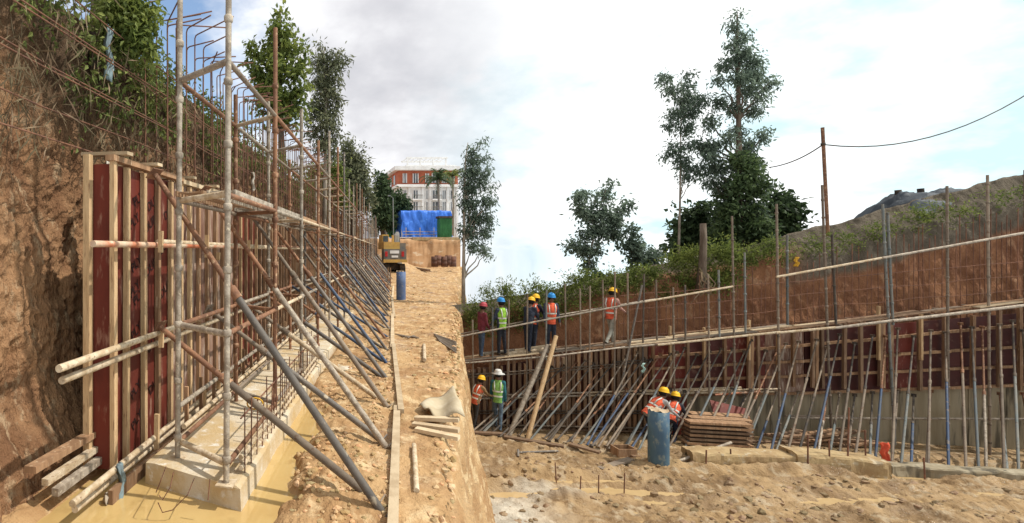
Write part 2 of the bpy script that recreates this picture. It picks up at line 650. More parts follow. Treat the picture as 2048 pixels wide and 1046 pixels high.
# skirt: the brink breaks away into the lower pit
brink = np.stack([Xg[:, -1], Yg[:, -1], Zg[:, -1]], 1)
rows = [np.stack([Xg, Yg, Zg], 2)]
for i, f in enumerate((0.03, 0.07, 0.12, 0.18, 0.25, 0.33, 0.41, 0.5, 0.6, 0.7, 0.8, 0.9, 1.05)):
    d = 0.02 + 0.17 * f + 0.6 * f ** 1.3 * (1 - sst(9.6, 12.6, Yr)) + 0.12 * fbm(Yr * 2.2, Yr * 0 + f * 4, 4, 33) * np.minimum(1, f * 6) + 0.09 * ridged(Yr * 4, Yr * 0 + f * 6, 5, 34) * np.minimum(1, f * 6)
    rows.append(np.stack([Xg[:, -1] + d, Yr, Zg[:, -1] * (1 - f) + f * (-3.75)], 1)[:, None, :])
kind(mobj('ground', grid_mesh('ground', np.concatenate(rows, 1), M_mudL)), 'structure')

# muddy water beside the footing
wp = [LW(t, s, -0.03) for t, s in ((1.5, -3.0), (1.5, -0.7), (7.4, -0.7), (7.4, -2.3), (3.6, -2.9))]
kind(mobj('water', me_from('water', wp, [(0, 1, 2, 3, 4)], M_water)), 'structure')

# clods of dug earth
k = 5200
ss = rng.uniform(-1.1, 1.6, k)
tt = 2.6 * np.exp(rng.random(k) * math.log(30 / 2.6))
X = WX * tt + WY * ss
Y = WY * tt - WX * ss
keep = (X < edgeX(Y) - 0.05) & ((fbm(X * 1.5, Y * 1.5, 3, 40) > -0.05) | (np.hypot(ss + 0.45, tt - 4.3) < 0.7)) & ((ss < 0.05) | (ss > 0.3) & (rng.random(k) > 0.45))
X, Y = X[keep], Y[keep]
ye = rng.uniform(3, 16, 420)
X = np.concatenate([X, edgeX(ye) - 0.02 - 0.22 * rng.random(420) ** 2])
Y = np.concatenate([Y, ye])
Z = hL(X, Y) - 0.05 * (X > edgeX(Y) - 0.06)
kp = Z > -0.01
pts = np.stack([X, Y, Z], 1)[kp]
sz = rng.uniform(0.008, 0.03, len(pts)) * (1 + 0.03 * pts[:, 1])
tag(kind(mobj('earth_clods', clods('earth_clods', pts, sz, M_clod)), 'stuff'), 'loose ochre clods of dug earth strewn beside the props', 'earth')

# near earth cut (left) ---------------------------------------------------
tb = np.concatenate([np.linspace(0.2, 9, 420), np.linspace(9.03, 20, 200), np.linspace(20.1, 58, 200)])
zb = np.linspace(-0.3, 4.62, 220)
Tg, Zb = np.meshgrid(tb, zb, indexing='ij')
off = 0.22 * fbm(Tg * 0.8, Zb * 0.35, 4, 51) + 0.13 * ridged(Tg * 2.6, Zb * 0.45, 4, 52) + 0.08 * fbm(Tg * 6, Zb * 4, 4, 53) + 0.055 * ridged(Tg * 14, Zb * 5, 4, 54) + 0.035 * fbm(Tg * 30, Zb * 26, 3, 56)
S = -3.2 + off - 0.10 * (Zb - 1) + 0.22 * sst(3.5, 4.1, Zb) - 0.5 * sst(4.38, 4.62, Zb)
S = np.where(S > -3.02, -3.02 + 0.25 * (S + 3.02), S)
S = S + 0.35 * (1 - sst(0.0, 0.9, Zb)) * (1 - sst(4.2, 5.0, Tg))
topz = Zb + 0.25 * fbm(Tg * 0.7, Zb * 0, 3, 55) * sst(3.2, 4.6, Zb)
P = np.stack([WX * Tg + WY * S, WY * Tg - WX * S, topz], 2)
back = []
for i, b in enumerate((0.4, 1.2, 2.5, 4.5, 7.0)):
    s2 = S[:, -1] - b
    z2 = topz[:, -1] + 0.25 * fbm(tb * 1.1, tb * 0 + b, 3, 57) + 0.05 * b
    back.append(np.stack([WX * tb + WY * s2, WY * tb - WX * s2, z2], 1)[:, None, :])
topa = sst(2.9, 4.0, Zb + 0.7 * fbm(Tg * 1.2, Zb * 0.8, 3, 58))
topa = np.concatenate([topa] + [np.ones((len(tb), 1))] * 5, 1)
kind(mobj('earth_bank_near', grid_mesh('earth_bank', np.concatenate([P] + back, 1), M_bankL, attrs={'top': topa})), 'structure')

# far cut and the level above it --------------------------------------------
uu = np.linspace(700, 921, 150)
prof = [(58.0, -0.3), (58.2, 0.6), (58.6, 1.4), (58.8, 2.2), (59.0, 2.9), (59.05, 3.2), (59.4, 3.45), (61, 3.5), (70, 3.5), (85, 3.6), (110, 3.8)]
P = np.zeros((len(uu), len(prof), 3))
for j, (y, z) in enumerate(prof):
    yy = y + 0.5 * fbm(uu * 0.06, uu * 0 + z, 4, 61) * (1 if y < 60 else 0)
    P[:, j] = np.stack([(uu - U0) / F * yy, yy, z + 0.15 * fbm(uu * 0.05, uu * 0 + y, 3, 62)], 1)
P[0, :, 0] -= 30
kind(mobj('earth_bank_far', grid_mesh('far_bank', P, M_far)), 'structure')

# lower pit floor (right) ---------------------------------------------------


def hR(X, Y):
    d = (16.94 - 0.138 * X) - Y                       # distance in front of the far wall
    h = ZR + 0.10 * fbm(X * 0.5, Y * 0.5, 3, 71)
    rough_ = sst(1.2, 2.6, d)
    h = h + rough_ * (0.34 * ridged(X * 0.55, Y * 1.3, 5, 72) + 0.12 * ridged(X * 2.2, Y * 3.6, 5, 73) * (0.4 + 1.2 * vnoise(X * 0.7, Y * 0.9, 75)) + 0.06 * fbm(X * 9, Y * 9, 4, 74))
    h = h + (1 - rough_) * (0.03 * fbm(X * 3, Y * 3, 3, 76))
    for yc, am in ((10.55, .11), (11.0, .09), (12.1, .10), (12.55, .08)):        # wheel ruts winding along the pit
        c_ = yc - 0.06 * (X - 9) + 0.35 * np.sin(X * 0.45 + yc)
        g_ = (Y - c_) / 0.16
        h = h - am * rough_ * np.exp(-g_ ** 2) + am * 0.55 * rough_ * (np.exp(-(g_ - 1.7) ** 2) + np.exp(-(g_ + 1.7) ** 2))
    h = h - 0.38 * (1 - sst(0.3, 2.0, d))
    # smooth trodden hollow at the near left of the pit
    hol = np.exp(-((X - 4.6) / 0.9) ** 2 - ((Y - 10.0) / 0.7) ** 2)
    h = h * (1 - hol) + (ZR - 0.02 + 0.03 * fbm(X * 6, Y * 6, 2, 77)) * hol
    # banks of puddled mud
    h = h - 0.16 * np.exp(-((X - 6.6) / 1.3) ** 2 - ((Y - 11.2) / 0.35) ** 2) - 0.16 * np.exp(-((X - 10.5) / 1.2) ** 2 - ((Y - 10.3) / 0.25) ** 2)
    return h


Xr_ = np.concatenate([np.linspace(2.6, 22.5, 560), np.linspace(22.6, 30, 80)])
Yr_ = np.linspace(8.6, 17.6, 330)
Xg, Yg = np.meshgrid(Xr_, Yr_, indexing='ij')
Zg = hR(Xg, Yg)
pale = np.exp(-((Xg - 4.5) / 0.9) ** 2 - ((Yg - 9.9) / 0.7) ** 2) * 1.3 + 0.6 * np.exp(-((Xg - 5.9) / 1.0) ** 2 - ((Yg - 10.9) / 0.35) ** 2)
pale = np.clip(pale + 0.35 * fbm(Xg * 2, Yg * 2, 3, 79), 0, 1) * sst(0.05, 0.3, pale)
kind(mobj('pit_floor', grid_mesh('pit_floor', np.stack([Xg, Yg, Zg], 2), M_mudR, attrs={'pale': pale})), 'structure')
kind(mobj('pit_water', me_from('pit_water', [(2.6, 8.6, ZR - 0.085), (22.5, 8.6, ZR - 0.085), (22.5, 11.5, ZR - 0.085), (2.6, 14.2, ZR - 0.085)], [(0, 1, 2, 3)], M_waterR)), 'structure')
k = 4200
X = rng.uniform(3.2, 21, k)
Y = rng.uniform(8.8, 14.2, k)
d = (16.94 - 0.138 * X) - Y
Z = hR(X, Y)
keep = (X > edgeX(Y) + 0.2) & (d > 2.0) & (Z > ZR - 0.03) & (fbm(X * 1.1, Y * 1.1, 3, 80) > -0.12)
pts = np.stack([X, Y, Z - 0.005], 1)[keep]
tag(kind(mobj('mud_lumps', clods('mud_lumps', pts, 0.014 + 0.07 * rng.random(len(pts)) ** 3, M_clodR)), 'stuff'),
    'brown lumps of churned mud across the pit floor', 'mud')

# far (right) earth cut: crest taken from the photograph's skyline ------------
CRU = [880, 940, 1000, 1100, 1170, 1250, 1330, 1420, 1500, 1600, 1700, 1800, 1900, 2060, 2560]
CRV = [622, 612, 604, 584, 570, 552, 534, 514, 500, 470, 446, 420, 392, 352, 240]


def crest_v(u):
    return np.interp(u, CRU, CRV)


BO = -0.9                                             # the cut stands behind the formwork
ug = np.linspace(905, 2560, 720)
zf = np.linspace(0, 1, 110)
Pb = np.zeros((len(ug), len(zf), 3))
greyA = np.zeros((len(ug), len(zf)))
yw = ywall(ug, BO)
zc = EYE + (V0 - crest_v(ug)) * yw / F + 0.10 * fbm(ug * 0.02, ug * 0, 3, 81)
for j, f in enumerate(zf):
    z = -3.8 + f * (zc + 3.8)
    o = 0.55 * (1 - f) - 0.12 + 0.16 * fbm(ug * 0.012, z * 0.4, 4, 82) + 0.08 * ridged(ug * 0.03, z * 0.6, 4, 83) + 0.06 * fbm(ug * 0.08, z * 4, 4, 84) - 0.45 * sst(0.86, 1.0, f)
    X0 = (ug - U0) / F * yw
    Pb[:, j] = np.stack([X0, 16.94 - 0.138 * X0 - 1.0095 * (BO + o), z], 1)
    below = (zc - z)
    w_ = 0.12 * fbm(ug * 0.02, z * 0.8, 3, 85)
    greyA[:, j] = np.maximum(sst(1540, 1640, ug) * (1 - sst(1.35, 1.6, below + w_)), 1 - sst(0.22, 0.5, below + w_))
behind = []
for b, dz in ((0.5, 0.0), (1.5, -0.05), (3.5, -0.2), (6.0, -0.5), (10, -2.0), (16, -6.0)):
    X0 = Pb[:, -1, 0] + 0.35 * b * 0
    behind.append(np.stack([Pb[:, -1, 0] * (1 + b / Pb[:, -1, 1]), Pb[:, -1, 1] + b, zc + np.minimum(0, (zc - EYE) / Pb[:, -1, 1]) * b - 0.05 * b + dz * (b > 8) - 0.05], 1)[:, None, :])
greyA = np.concatenate([greyA] + [np.ones((len(ug), 1))] * 6, 1)
kind(mobj('earth_bank_pit', grid_mesh('pit_bank', np.concatenate([Pb] + behind, 1), M_bankR, attrs={'grey': greyA})), 'structure')

# ================================================================== NEAR SITE: footing, formwork, scaffold, props
# concrete footing
foot = thing('concrete_footing', 'pale concrete strip footing under the near scaffold, edged by muddy water', 'footing', LW(3.8, -1.6, 0))
n = 46
tv = np.concatenate([np.linspace(0, 6, 40), [7, 8, 9, 10, 11, 12]])
V = []
for t_ in tv:
    j = 0.03 * float(fbm(np.array(t_ * 3.0), np.array(0.3), 3, 90))
    j2 = 0.03 * float(fbm(np.array(t_ * 3.0), np.array(5.3), 3, 91))
    for (s, z, dt) in ((-2.12, -0.25, 4.02), (-2.10, 0.15, 4.0), (-2.0, 0.165, 3.97), (-1.6, 0.16, 3.86), (-1.2 + j, 0.155, 3.76), (-1.16 + j, 0.14, 3.74), (-1.13 + j2, -0.25, 3.72)):
        V.append(LW(t_ + dt, s, z + 0.008 * float(fbm(np.array(t_ * 5), np.array(s * 9), 2, 92))))
m = 7
Fc = [(i * m + k, i * m + k + 1, (i + 1) * m + k + 1, (i + 1) * m + k) for i in range(len(tv) - 1) for k in range(m - 1)] + [tuple(range(m))]
put(bpy.data.objects.new('slab', me_from('slab', V, Fc, M_conc)), Matrix.Identity(4), foot)
# spilt concrete patch further along
c0 = gat(690, 748)
V = [c0 + Vector((0, 0, 0.09))]
for i in range(18):
    a = i / 18 * 6.283
    rr = 1 + 0.3 * R.random()
    V.append(c0 + Vector((0.42 * rr * math.cos(a) * 0.8, 0.75 * rr * math.sin(a), 0.0)))
sp = mobj('concrete_spill', me_from('spill', V, [(0, i + 1, (i + 1) % 18 + 1) for i in range(18)], M_conc))
tag(sp, 'pale patch of spilt concrete on the mud between the props', 'concrete')

# formwork -----------------------------------------------------------------
SF = -2.42
fw = thing('timber_formwork', 'dark red plywood formwork with pale vertical studs against the near earth bank', 'formwork', LW(4.0, SF, 0))
tpos = 4.0
i = 0
while tpos < 52:
    w = 1.22
    mm = M_ply if i == 0 else (M_plyW if i in (1, 2) else R.choice([M_plyW, M_ply, M_plyW, M_plyD]))
    box('panel', LW(tpos + w / 2, SF - 0.01 + R.uniform(-.006, .006), 1.42), (0.018, w - 0.006, 2.7), mm, fw, RL)
    tpos += w
    i += 1
# end board closing the form
box('end_board', LW(3.985, SF - 0.11, 1.42), (0.19, 0.02, 2.7), M_ply, fw, RL)
tpos = 3.97
i = 0
while tpos < 51:
    near = i < 7
    mm = M_woodN if (near and i != 3) or R.random() < 0.10 else M_woodO
    z0, z1 = 0.05 + R.uniform(-.03, .05), 2.80 + R.uniform(-.04, .05)
    a = LW(tpos + R.uniform(-.015, .015), SF + 0.028, z0)
    b = LW(tpos + R.uniform(-.015, .015), SF + 0.028, z1)
    bar('stud', a, b, 0.045, 0.055, mm, fw, up=Vector((WX, WY, 0)))
    tpos += ([.22, .32, .31, .30] + [0.29 + R.uniform(-.03, .03)] * 400)[i]
    i += 1
bar('stud', LW(3.93, SF - 0.2, 0.08), LW(3.93, SF - 0.2, 2.85), 0.06, 0.06, M_woodN, fw, up=Vector((WX, WY, 0)))
# top plates
tpos = 3.9
while tpos < 50:
    ln = R.uniform(1.2, 2.4)
    bar('top_plate', LW(tpos, SF + 0.03, 2.80 + R.uniform(0, .03)), LW(tpos + ln, SF + 0.03, 2.80 + R.uniform(0, .03)), 0.085, 0.05, R.choice([M_woodN, M_woodO, M_woodP]), fw)
    tpos += ln + R.uniform(-0.1, 0.05)
for tt_, l_ in ((4.02, .33), (4.6, .3), (5.5, .45), (6.3, .5), (7.0, .4), (7.9, .5), (9.2, .5)):
    bar('tie_plank', LW(tt_, SF + 0.16, 2.86), LW(tt_ + .05, SF - l_, 2.88), 0.09, 0.03, M_woodP, fw)
# double waler tubes
for (z, ta, mlist) in ((2.06, 3.5, [M_orange, M_cream, M_rust]), (1.19, 3.0, [M_cream, M_rust, M_steel]), (0.20, 3.15, [M_cream, M_rust, M_steel])):
    for q in (0, 1):
        tpos = ta + (0.0 if q == 0 else 0.12) + (1.0 if (z > 2 and q == 1) else 0)
        jj = 0
        while tpos < 50:
            ln = 5.8 if jj else 4.2 + 0.9 * q
            zz = z - 0.115 * q + (0.07 if z > 2 and q else 0) * 2
            tube('waler', LW(tpos, SF + 0.13 + 0.065 * (1 - q) * (0 if z > 2 else 1), zz + R.uniform(-.01, .01)), LW(tpos + ln, SF + 0.13, zz + R.uniform(-.015, .015)), 0.028, mlist[(jj + q) % 3] if jj or q == 0 else M_cream, fw)
            tpos += ln - 0.25
            jj += 1
# wooden wedges behind walers
for (u_, v0, v1) in ((321, 462, 505), (322, 655, 695), (413, 470, 515), (313, 828, 900), (436, 505, 520), (497, 480, 510), (512, 478, 514), (408, 780, 830), (437, 740, 778)):
    bar('wedge', LP(u_, v1, SF + 0.20), LP(u_ + 1, v0, SF + 0.20), 0.045, 0.03, M_woodN, fw, up=Vector((WX, WY, 0)))
# kicker boards along the bottom and timbers lying in the trench behind
for (ta, tb_, s_, z_) in ((3.6, 5.9, SF + 0.22, 0.02), (5.9, 9.5, SF + 0.23, 0.05)):
    bar('kicker_board', LW(ta, s_, z_), LW(tb_, s_, z_ + .02), 0.04, 0.13, M_woodO, fw)
# bottom lattice of rails seen between scaffold and wall
for (s_, z_, m_) in ((-2.12, 0.42, M_steel), (-2.05, 0.23, M_cream)):
    tube('rail', LW(4.7, s_, z_), LW(12, s_, z_), 0.026, m_, fw)
tpos = 5.0
while tpos < 12:
    bar('picket', LW(tpos, -2.15, 0.05), LW(tpos, -2.15, 0.55), 0.04, 0.03, M_woodO, fw, up=Vector((WX, WY, 0)))
    tpos += 0.42
# stencilled marks on the red sheets
def text_mesh(txt, size, m):
    cu = bpy.data.curves.new('txt', 'FONT')
    cu.body = txt
    cu.size = size
    cu.align_x = 'CENTER'
    cu.extrude = 0.0006
    ob = bpy.data.objects.new('txt', cu)
    COL.objects.link(ob)
    bpy.context.view_layer.update()
    me = bpy.data.meshes.new_from_object(ob)
    bpy.data.objects.remove(ob, do_unlink=True)
    me.materials.clear()
    me.materials.append(m)
    return me


M_ink = mat('stencil_ink', (0.022, 0.010, 0.010), None, 9, 0.6, 0, rnd=0)
stx = [text_mesh('PLY', 0.13, M_ink), text_mesh('DUR', 0.13, M_ink)]
first_panel = [o for o in fw.children if o.name.startswith('panel')][0]
for i, (u_, v_) in enumerate(((279, 405), (308, 412), (271, 450), (303, 455), (275, 535), (305, 540), (272, 585), (333, 583), (279, 600), (330, 500), (275, 668), (308, 690), (274, 785), (311, 772), (276, 845), (340, 430))):
    p = LP(u_, v_, SF + 0.004)
    Mx = Matrix.Translation(p) @ Matrix(((WX, 0, WY, 0), (WY, 0, -WX, 0), (0, 1, 0, 0), (0, 0, 0, 1))) @ Matrix.Rotation(0.55, 4, 'Z')
    put(bpy.data.objects.new('stencil_mark', stx[i % 2]), Mx, first_panel)

# scaffold -------------------------------------------------------------------
scf = thing('scaffold', 'tall tubular scaffold with mesh deck standing on the near concrete footing', 'scaffold', LW(3.9, -1.57, 0.15))
NB = 25
BAY = 1.65
SFR, SBK = -1.284, -1.861


def fpost(k): return 3.81 + BAY * k


def bpost(k): return 4.17 + BAY * k


cup = MB().lathe([(0.028, -0.03), (0.036, -0.02), (0.037, 0.02), (0.028, 0.03)], 10)
cup_me = {}
cols_f = [M_steel, M_rust, M_steel, M_rust, M_steel, M_rust, M_steelD, M_steel]
for k in range(NB):
    for row in (0, 1):
        t_, s_ = (fpost(k), SFR) if row == 0 else (bpost(k), SBK)
        zt = 5.2 if k == 0 else R.choice([4.5, 3.95, 4.7, 4.2]) if k > 2 else (4.5, 4.05)[k - 1]
        if row == 1 and k:
            zt = R.choice([3.9, 4.3, 2.9, 3.7])
        m_ = cols_f[(k + row * 2) % 8] if k < 16 else R.choice([M_rust, M_steelD, M_steel])
        lean = -0.04 if k == 0 else R.uniform(-.03, .03)
        p0, p1 = LW(t_ + lean, s_, 0.15 if k < 6 else 0.03), LW(t_, s_ - lean * 0.3, zt)
        po = tube('post', p0, p1, 0.0245, m_, scf)
        if k < 9:
            dd = (p1 - p0)
            z_ = 0.35
            while z_ < zt - 0.2:
                f_ = (z_ - p0.z) / dd.z
                pc = p0 + dd * f_
                key = m_.name
                if key not in cup_me:
                    cup_me[key] = me_from('cup', cup.v, cup.f, m_, True)
                put(bpy.data.objects.new('cup', cup_me[key]), Matrix.Translation(pc), po)
                z_ += 0.5
            box('base_plate', p0 + Vector((0, 0, 0.012)), (0.14, 0.14, 0.012), M_cream, po, RL)
LEV = [0.30, 1.34, 2.45, 3.52]
for k in range(NB):
    for li, z in enumerate(LEV):
        if k > 0 and li == 0 and k != 1:
            continue
        if li == 1 and k > 2 and R.random() < 0.55:
            continue
        m_ = R.choice([M_cream, M_steel, M_cream, M_rust, M_steel])
        if (k, li) == (0, 3):
            m_ = M_steel
        tube('transom', LW(bpost(k), SBK, z), LW(fpost(k), SFR, z + R.uniform(-.01, .01)), 0.0235 if k else 0.028, m_, scf)
        if k < NB - 1:
            if not (li == 0 and k > 3):
                tube('ledger', LW(fpost(k), SFR, z), LW(fpost(k + 1), SFR, z), 0.0225, R.choice([M_cream, M_rust, M_steel]) if li < 3 else R.choice([M_rust, M_steelR, M_rust]), scf)
            tube('ledger', LW(bpost(k), SBK, z), LW(bpost(k + 1), SBK, z), 0.0225, R.choice([M_steel, M_rust, M_steelR]), scf)
# mesh deck panels
dk = MB()
L_, W_ = 1.55, 0.24
for sx in (-1, 1):
    dk.box((sx * W_ / 2, 0, 0), (0.02, L_, 0.045))
for i in range(22):
    dk.box((0, -L_ / 2 + 0.035 + i * 0.0705, 0.012), (W_ - 0.02, 0.032, 0.012))
dk_me = {m_.name: me_from('deck', dk.v, dk.f, m_) for m_ in (M_woodP, M_steel, M_woodO)}
for k in range(NB - 1):
    for q in (0, 1):
        if k > 0 and q and R.random() < 0.3:
            continue
        c = LW((fpost(k) + bpost(k)) / 2 + BAY / 2 + R.uniform(-.04, .04), -1.72 + q * 0.29, 2.50)
        put(bpy.data.objects.new('deck_panel', dk_me[R.choice([M_steel.name, M_woodO.name, M_woodO.name])]), Matrix.Translation(c) @ RL.to_4x4(), scf)
# loose planks lying on the deck
for k in range(1, 15):
    t0 = fpost(k) + R.uniform(-.4, .4)
    bar('deck_plank', LW(t0, R.uniform(-2.0, -1.5), 2.56), LW(t0 + R.uniform(1, 2), R.uniform(-2.0, -1.5), 2.57), 0.12, 0.025, R.choice([M_woodO, M_woodO, M_woodR]), scf)

# raking props ---------------------------------------------------------------


def prop(foot_, head_, r, m_lo, m_hi, label, group, split=0.56, parts=True):
    foot_, head_ = Vector(foot_), Vector(head_)
    e = thing('raking_prop', label, 'prop', foot_, group)
    mid = foot_.lerp(head_, split)
    tube('outer_tube', foot_, mid, r, m_lo, e, 10)
    tube('inner_tube', foot_.lerp(head_, split - 0.03), head_, r * 0.80, m_hi, e, 10)
    d = (head_ - foot_).normalized()
    if parts:
        tube('collar', mid - d * 0.09, mid + d * 0.03, r * 1.25, m_hi, e, 10)
        Rm = d.to_track_quat('Z', 'Y').to_matrix()
        box('base_plate', foot_ + d * 0.004, (r * 4, r * 4, 0.01), m_lo, e, Rm)
        box('head_plate', head_ - d * 0.004, (r * 4, r * 4, 0.01), m_hi, e, Rm)
    return e


GP = 'raking props along the near formwork'
near_lab = {(0, 0): 'dark steel raking prop with rusty upper tube, nearest to reach the formwork top',
            (0, 1): 'rusty raking prop with a yellow loop, lowest and nearest, crossing in front of the footing',
            (1, 0): 'grey raking prop reaching the formwork top, second along the near row',
            (1, 1): 'low muddy grey raking prop, second along the near row',
            (2, 0): 'brown grey raking prop reaching the formwork top, third along the near row',
            (2, 1): 'low pale mud-coated raking prop, third along the near row',
            (3, 0): 'dark raking prop reaching the formwork top, fourth along the near row',
            (3, 1): 'low brown raking prop, fourth along the near row',
            (4, 0): 'blue painted raking prop reaching the formwork top, fifth along the near row'}
CN = {'dark_steel_tube': 'dark grey', 'blue_painted_tube': 'blue', 'muddy_steel_tube': 'muddy grey', 'rusty_tube': 'rusty', 'dull_brown_tube': 'dull brown', 'mud_coated_tube': 'pale muddy', 'dark_muddy_tube': 'dark brown', 'grey_green_tube': 'grey green',
      'pale_blue_grey_tube': 'blue-grey'}


def ordn(n): return '%d%s' % (n, 'th' if 10 <= n % 100 <= 20 else {1: 'st', 2: 'nd', 3: 'rd'}.get(n % 10, 'th'))


tf = 3.80
for k in range(37):
    for lo in (0, 1):
        mlo = [M_steelD, M_steel, M_steelR, M_steelD, M_blue][k] if k < 5 and not lo else R.choice([M_steelD, M_steelD, M_blue, M_steel, M_rust, M_steelR])
        mhi = M_rust if k < 2 or R.random() < 0.4 else R.choice([M_steelR, M_steelD, M_blue])
        if (k, lo) == (0, 1):
            mlo, mhi = M_steelR, M_rust
        if (k, lo) == (1, 1):
            mlo, mhi = M_steelD, M_steelR
        if (k, lo) == (2, 1):
            mlo, mhi = M_cream, M_steelR
        t0 = tf + (0.0 if not lo else 0.16)
        ft = LW(t0 + R.uniform(-.05, .05) * (k > 3), -0.06 - 0.04 * lo + R.uniform(-.08, .05) * (k > 2), 0.03)
        hd = LW(t0 + 0.60 + R.uniform(-.08, .1) * (k > 1) - 0.05 * lo, SF + 0.20, (2.74 if not lo else 1.26) + R.uniform(-.06, .05) * (k > 0))
        lab = near_lab.get((k, lo), '%s raking prop of the near formwork, %s %s prop from the near end' % (CN[mlo.name], ordn(k + 1), 'short low' if lo else 'long'))
        pr = prop(ft, hd, 0.033 if k < 4 else 0.029, mlo, mhi, lab, GP, split=0.60 if not lo else 0.66, parts=k < 12)
        if (k, lo) == (0, 1):
            c = ft.lerp(hd, 0.52)
            ring = [c + Vector((0.07 * math.cos(a) + 0.02, 0.02, 0.05 * math.sin(a) - 0.02)) for a in np.linspace(0, 5.6, 12)]
            MB().tube(ring, 0.007, 6).build('yellow_loop', M_yellow, pr)
    tf += 1.24 + (0.08 if k < 3 else R.uniform(-.12, .12))
# extra leaning spare tubes in the dense far stretch
for k in range(26):
    t0 = R.uniform(12, 40)
    prop(LW(t0, -0.15 + R.uniform(-.5, .1), 0.02), LW(t0 + R.uniform(.2, .9), SF + 0.2, R.choice([2.7, 2.0, 1.9, 1.2])), 0.027, R.choice([M_steelD, M_blue, M_steelR]), R.choice([M_steelD, M_rust]),
         'thin spare raking prop squeezed between the others in the far run of the near formwork', GP, parts=False)
# diagonal rough tubes fixed across the props at mid height
for (a, b, r_, m_, l_) in (((640, 700), (735, 690), 0, 0, ''),):
    pass

# runner boards under the prop feet
GR = 'runner boards under the prop feet'
for i, (ta, tb_, s0, s1, w) in enumerate(((2.35, 6.3, -0.02, 0.055, 0.075), (6.1, 10.5, 0.10, 0.02, 0.07), (10.2, 15.5, 0.0, 0.0, 0.08), (15, 21, 0.05, -0.02, 0.08), (21, 28, 0.0, 0.05, 0.08))):
    lb = ['pale timber runner lying across the nearest prop feet', 'pale timber runner continuing past the fourth prop foot', 'timber runner under the prop feet beyond the spilt concrete', 'timber runner under the distant prop feet', 'farthest timber runner near the blue drum'][i]
    o = bar('runner_board', LW(ta, s0, 0.10 if i < 2 else 0.07), LW(tb_, s1, 0.085), w, 0.05, M_woodP, None)
    tag(o, lb, 'board', GR)

# starter bars ---------------------------------------------------------------
cage = thing('rebar_cage', 'rusty steel starter bars with hooked tops standing above the near formwork', 'rebar', LW(5.6, -2.85, 2.0))


def hook_mesh(h, ln, up, yaw, bow):
    pth = [(0, 0, 0), (bow * 0.5, 0, h * 0.5), (0, 0, h - 0.05), (0.02 * math.cos(yaw), 0.02 * math.sin(yaw), h - 0.012), (0.06 * math.cos(yaw), 0.06 * math.sin(yaw), h),
           (ln * math.cos(yaw), ln * math.sin(yaw), h + up)]
    return MB().tube(pth, 0.0095, 5)


hooks = []
for i in range(14):
    hm = hook_mesh(R.uniform(2.72, 3.05), R.uniform(0.40, 0.72), R.uniform(-0.02, 0.16), R.uniform(-1.1, 0.7), R.uniform(-.04, .04))
    hooks.append(me_from('bar', hm.v, hm.f, M_rebar, True))
strt = [me_from('bar', MB().tube([(0, 0, 0), (R.uniform(-.03, .03), 0, 1.1), (R.uniform(-.03, .03), 0, R.uniform(1.9, 2.5))], 0.007, 5).v, MB().tube([(0, 0, 0), (0, 0, 1.1), (0, 0, 2.2)], 0.007, 5).f, M_rebar, True) for _ in range(4)]
tpos = 5.55
i = 0
while tpos < 49:
    s_ = -2.72 if i % 2 else -2.93
    me = R.choice(hooks)
    put(bpy.data.objects.new('vertical_bar', me), Matrix.Translation(LW(tpos, s_, 2.1)) @ RL.to_4x4(), cage)
    tpos += (0.15 if tpos < 20 else 0.28) * R.uniform(0.6, 1.4)
    i += 1
for z in (4.30, 3.97, 3.95, 3.60, 3.56, 3.24, 2.94):
    t0 = 2.0
    while t0 < 48:
        ln = R.uniform(7, 11)
        pth = [LW(t0 + f * ln, -2.86 + R.uniform(-.03, .03), z + R.uniform(-.025, .025)) for f in np.linspace(0, 1, 7)]
        MB().tube(pth, 0.008, 5).build('horizontal_bar', M_rebar, cage, True)
        t0 += ln - 0.6

# ================================================================== PLANTS
M_leafA = mat('leaf_green', (0.19, 0.225, 0.055), (0.12, 0.16, 0.038), 1.4, 0.55, 0, rnd=0, island=0.5, transl=0.45)
M_leafB = mat('leaf_grey_green', (0.19, 0.20, 0.115), (0.115, 0.13, 0.07), 1.4, 0.5, 0, rnd=0, island=0.55, transl=0.4)
M_leafC = mat('leaf_dark', (0.070, 0.105, 0.045), (0.042, 0.070, 0.03), 1.0, 0.55, 0, rnd=0, island=0.45, transl=0.4)
M_leafD = mat('leaf_blue_green', (0.175, 0.225, 0.165), (0.125, 0.17, 0.125), 0.8, 0.55, 0, rnd=0, island=0.45, transl=0.6)
M_leafY = mat('leaf_yellow_green', (0.19, 0.215, 0.06), (0.115, 0.145, 0.038), 1.2, 0.6, 0, rnd=0, island=0.45, transl=0.3)
M_dry = mat('dry_stems', (0.20, 0.15, 0.085), (0.12, 0.085, 0.05), 3, 0.9, 0, rnd=0, island=0.4)
M_bark = mat('bark', (0.15, 0.115, 0.085), (0.09, 0.065, 0.045), 5, 0.95, 0.6, 20, stretch=(2, 2, 0.5), rnd=0.1)
M_barkP = mat('pale_bark', (0.34, 0.29, 0.23), (0.20, 0.16, 0.12), 4, 0.9, 0.4, 20, stretch=(2, 2, 0.5), rnd=0.1)


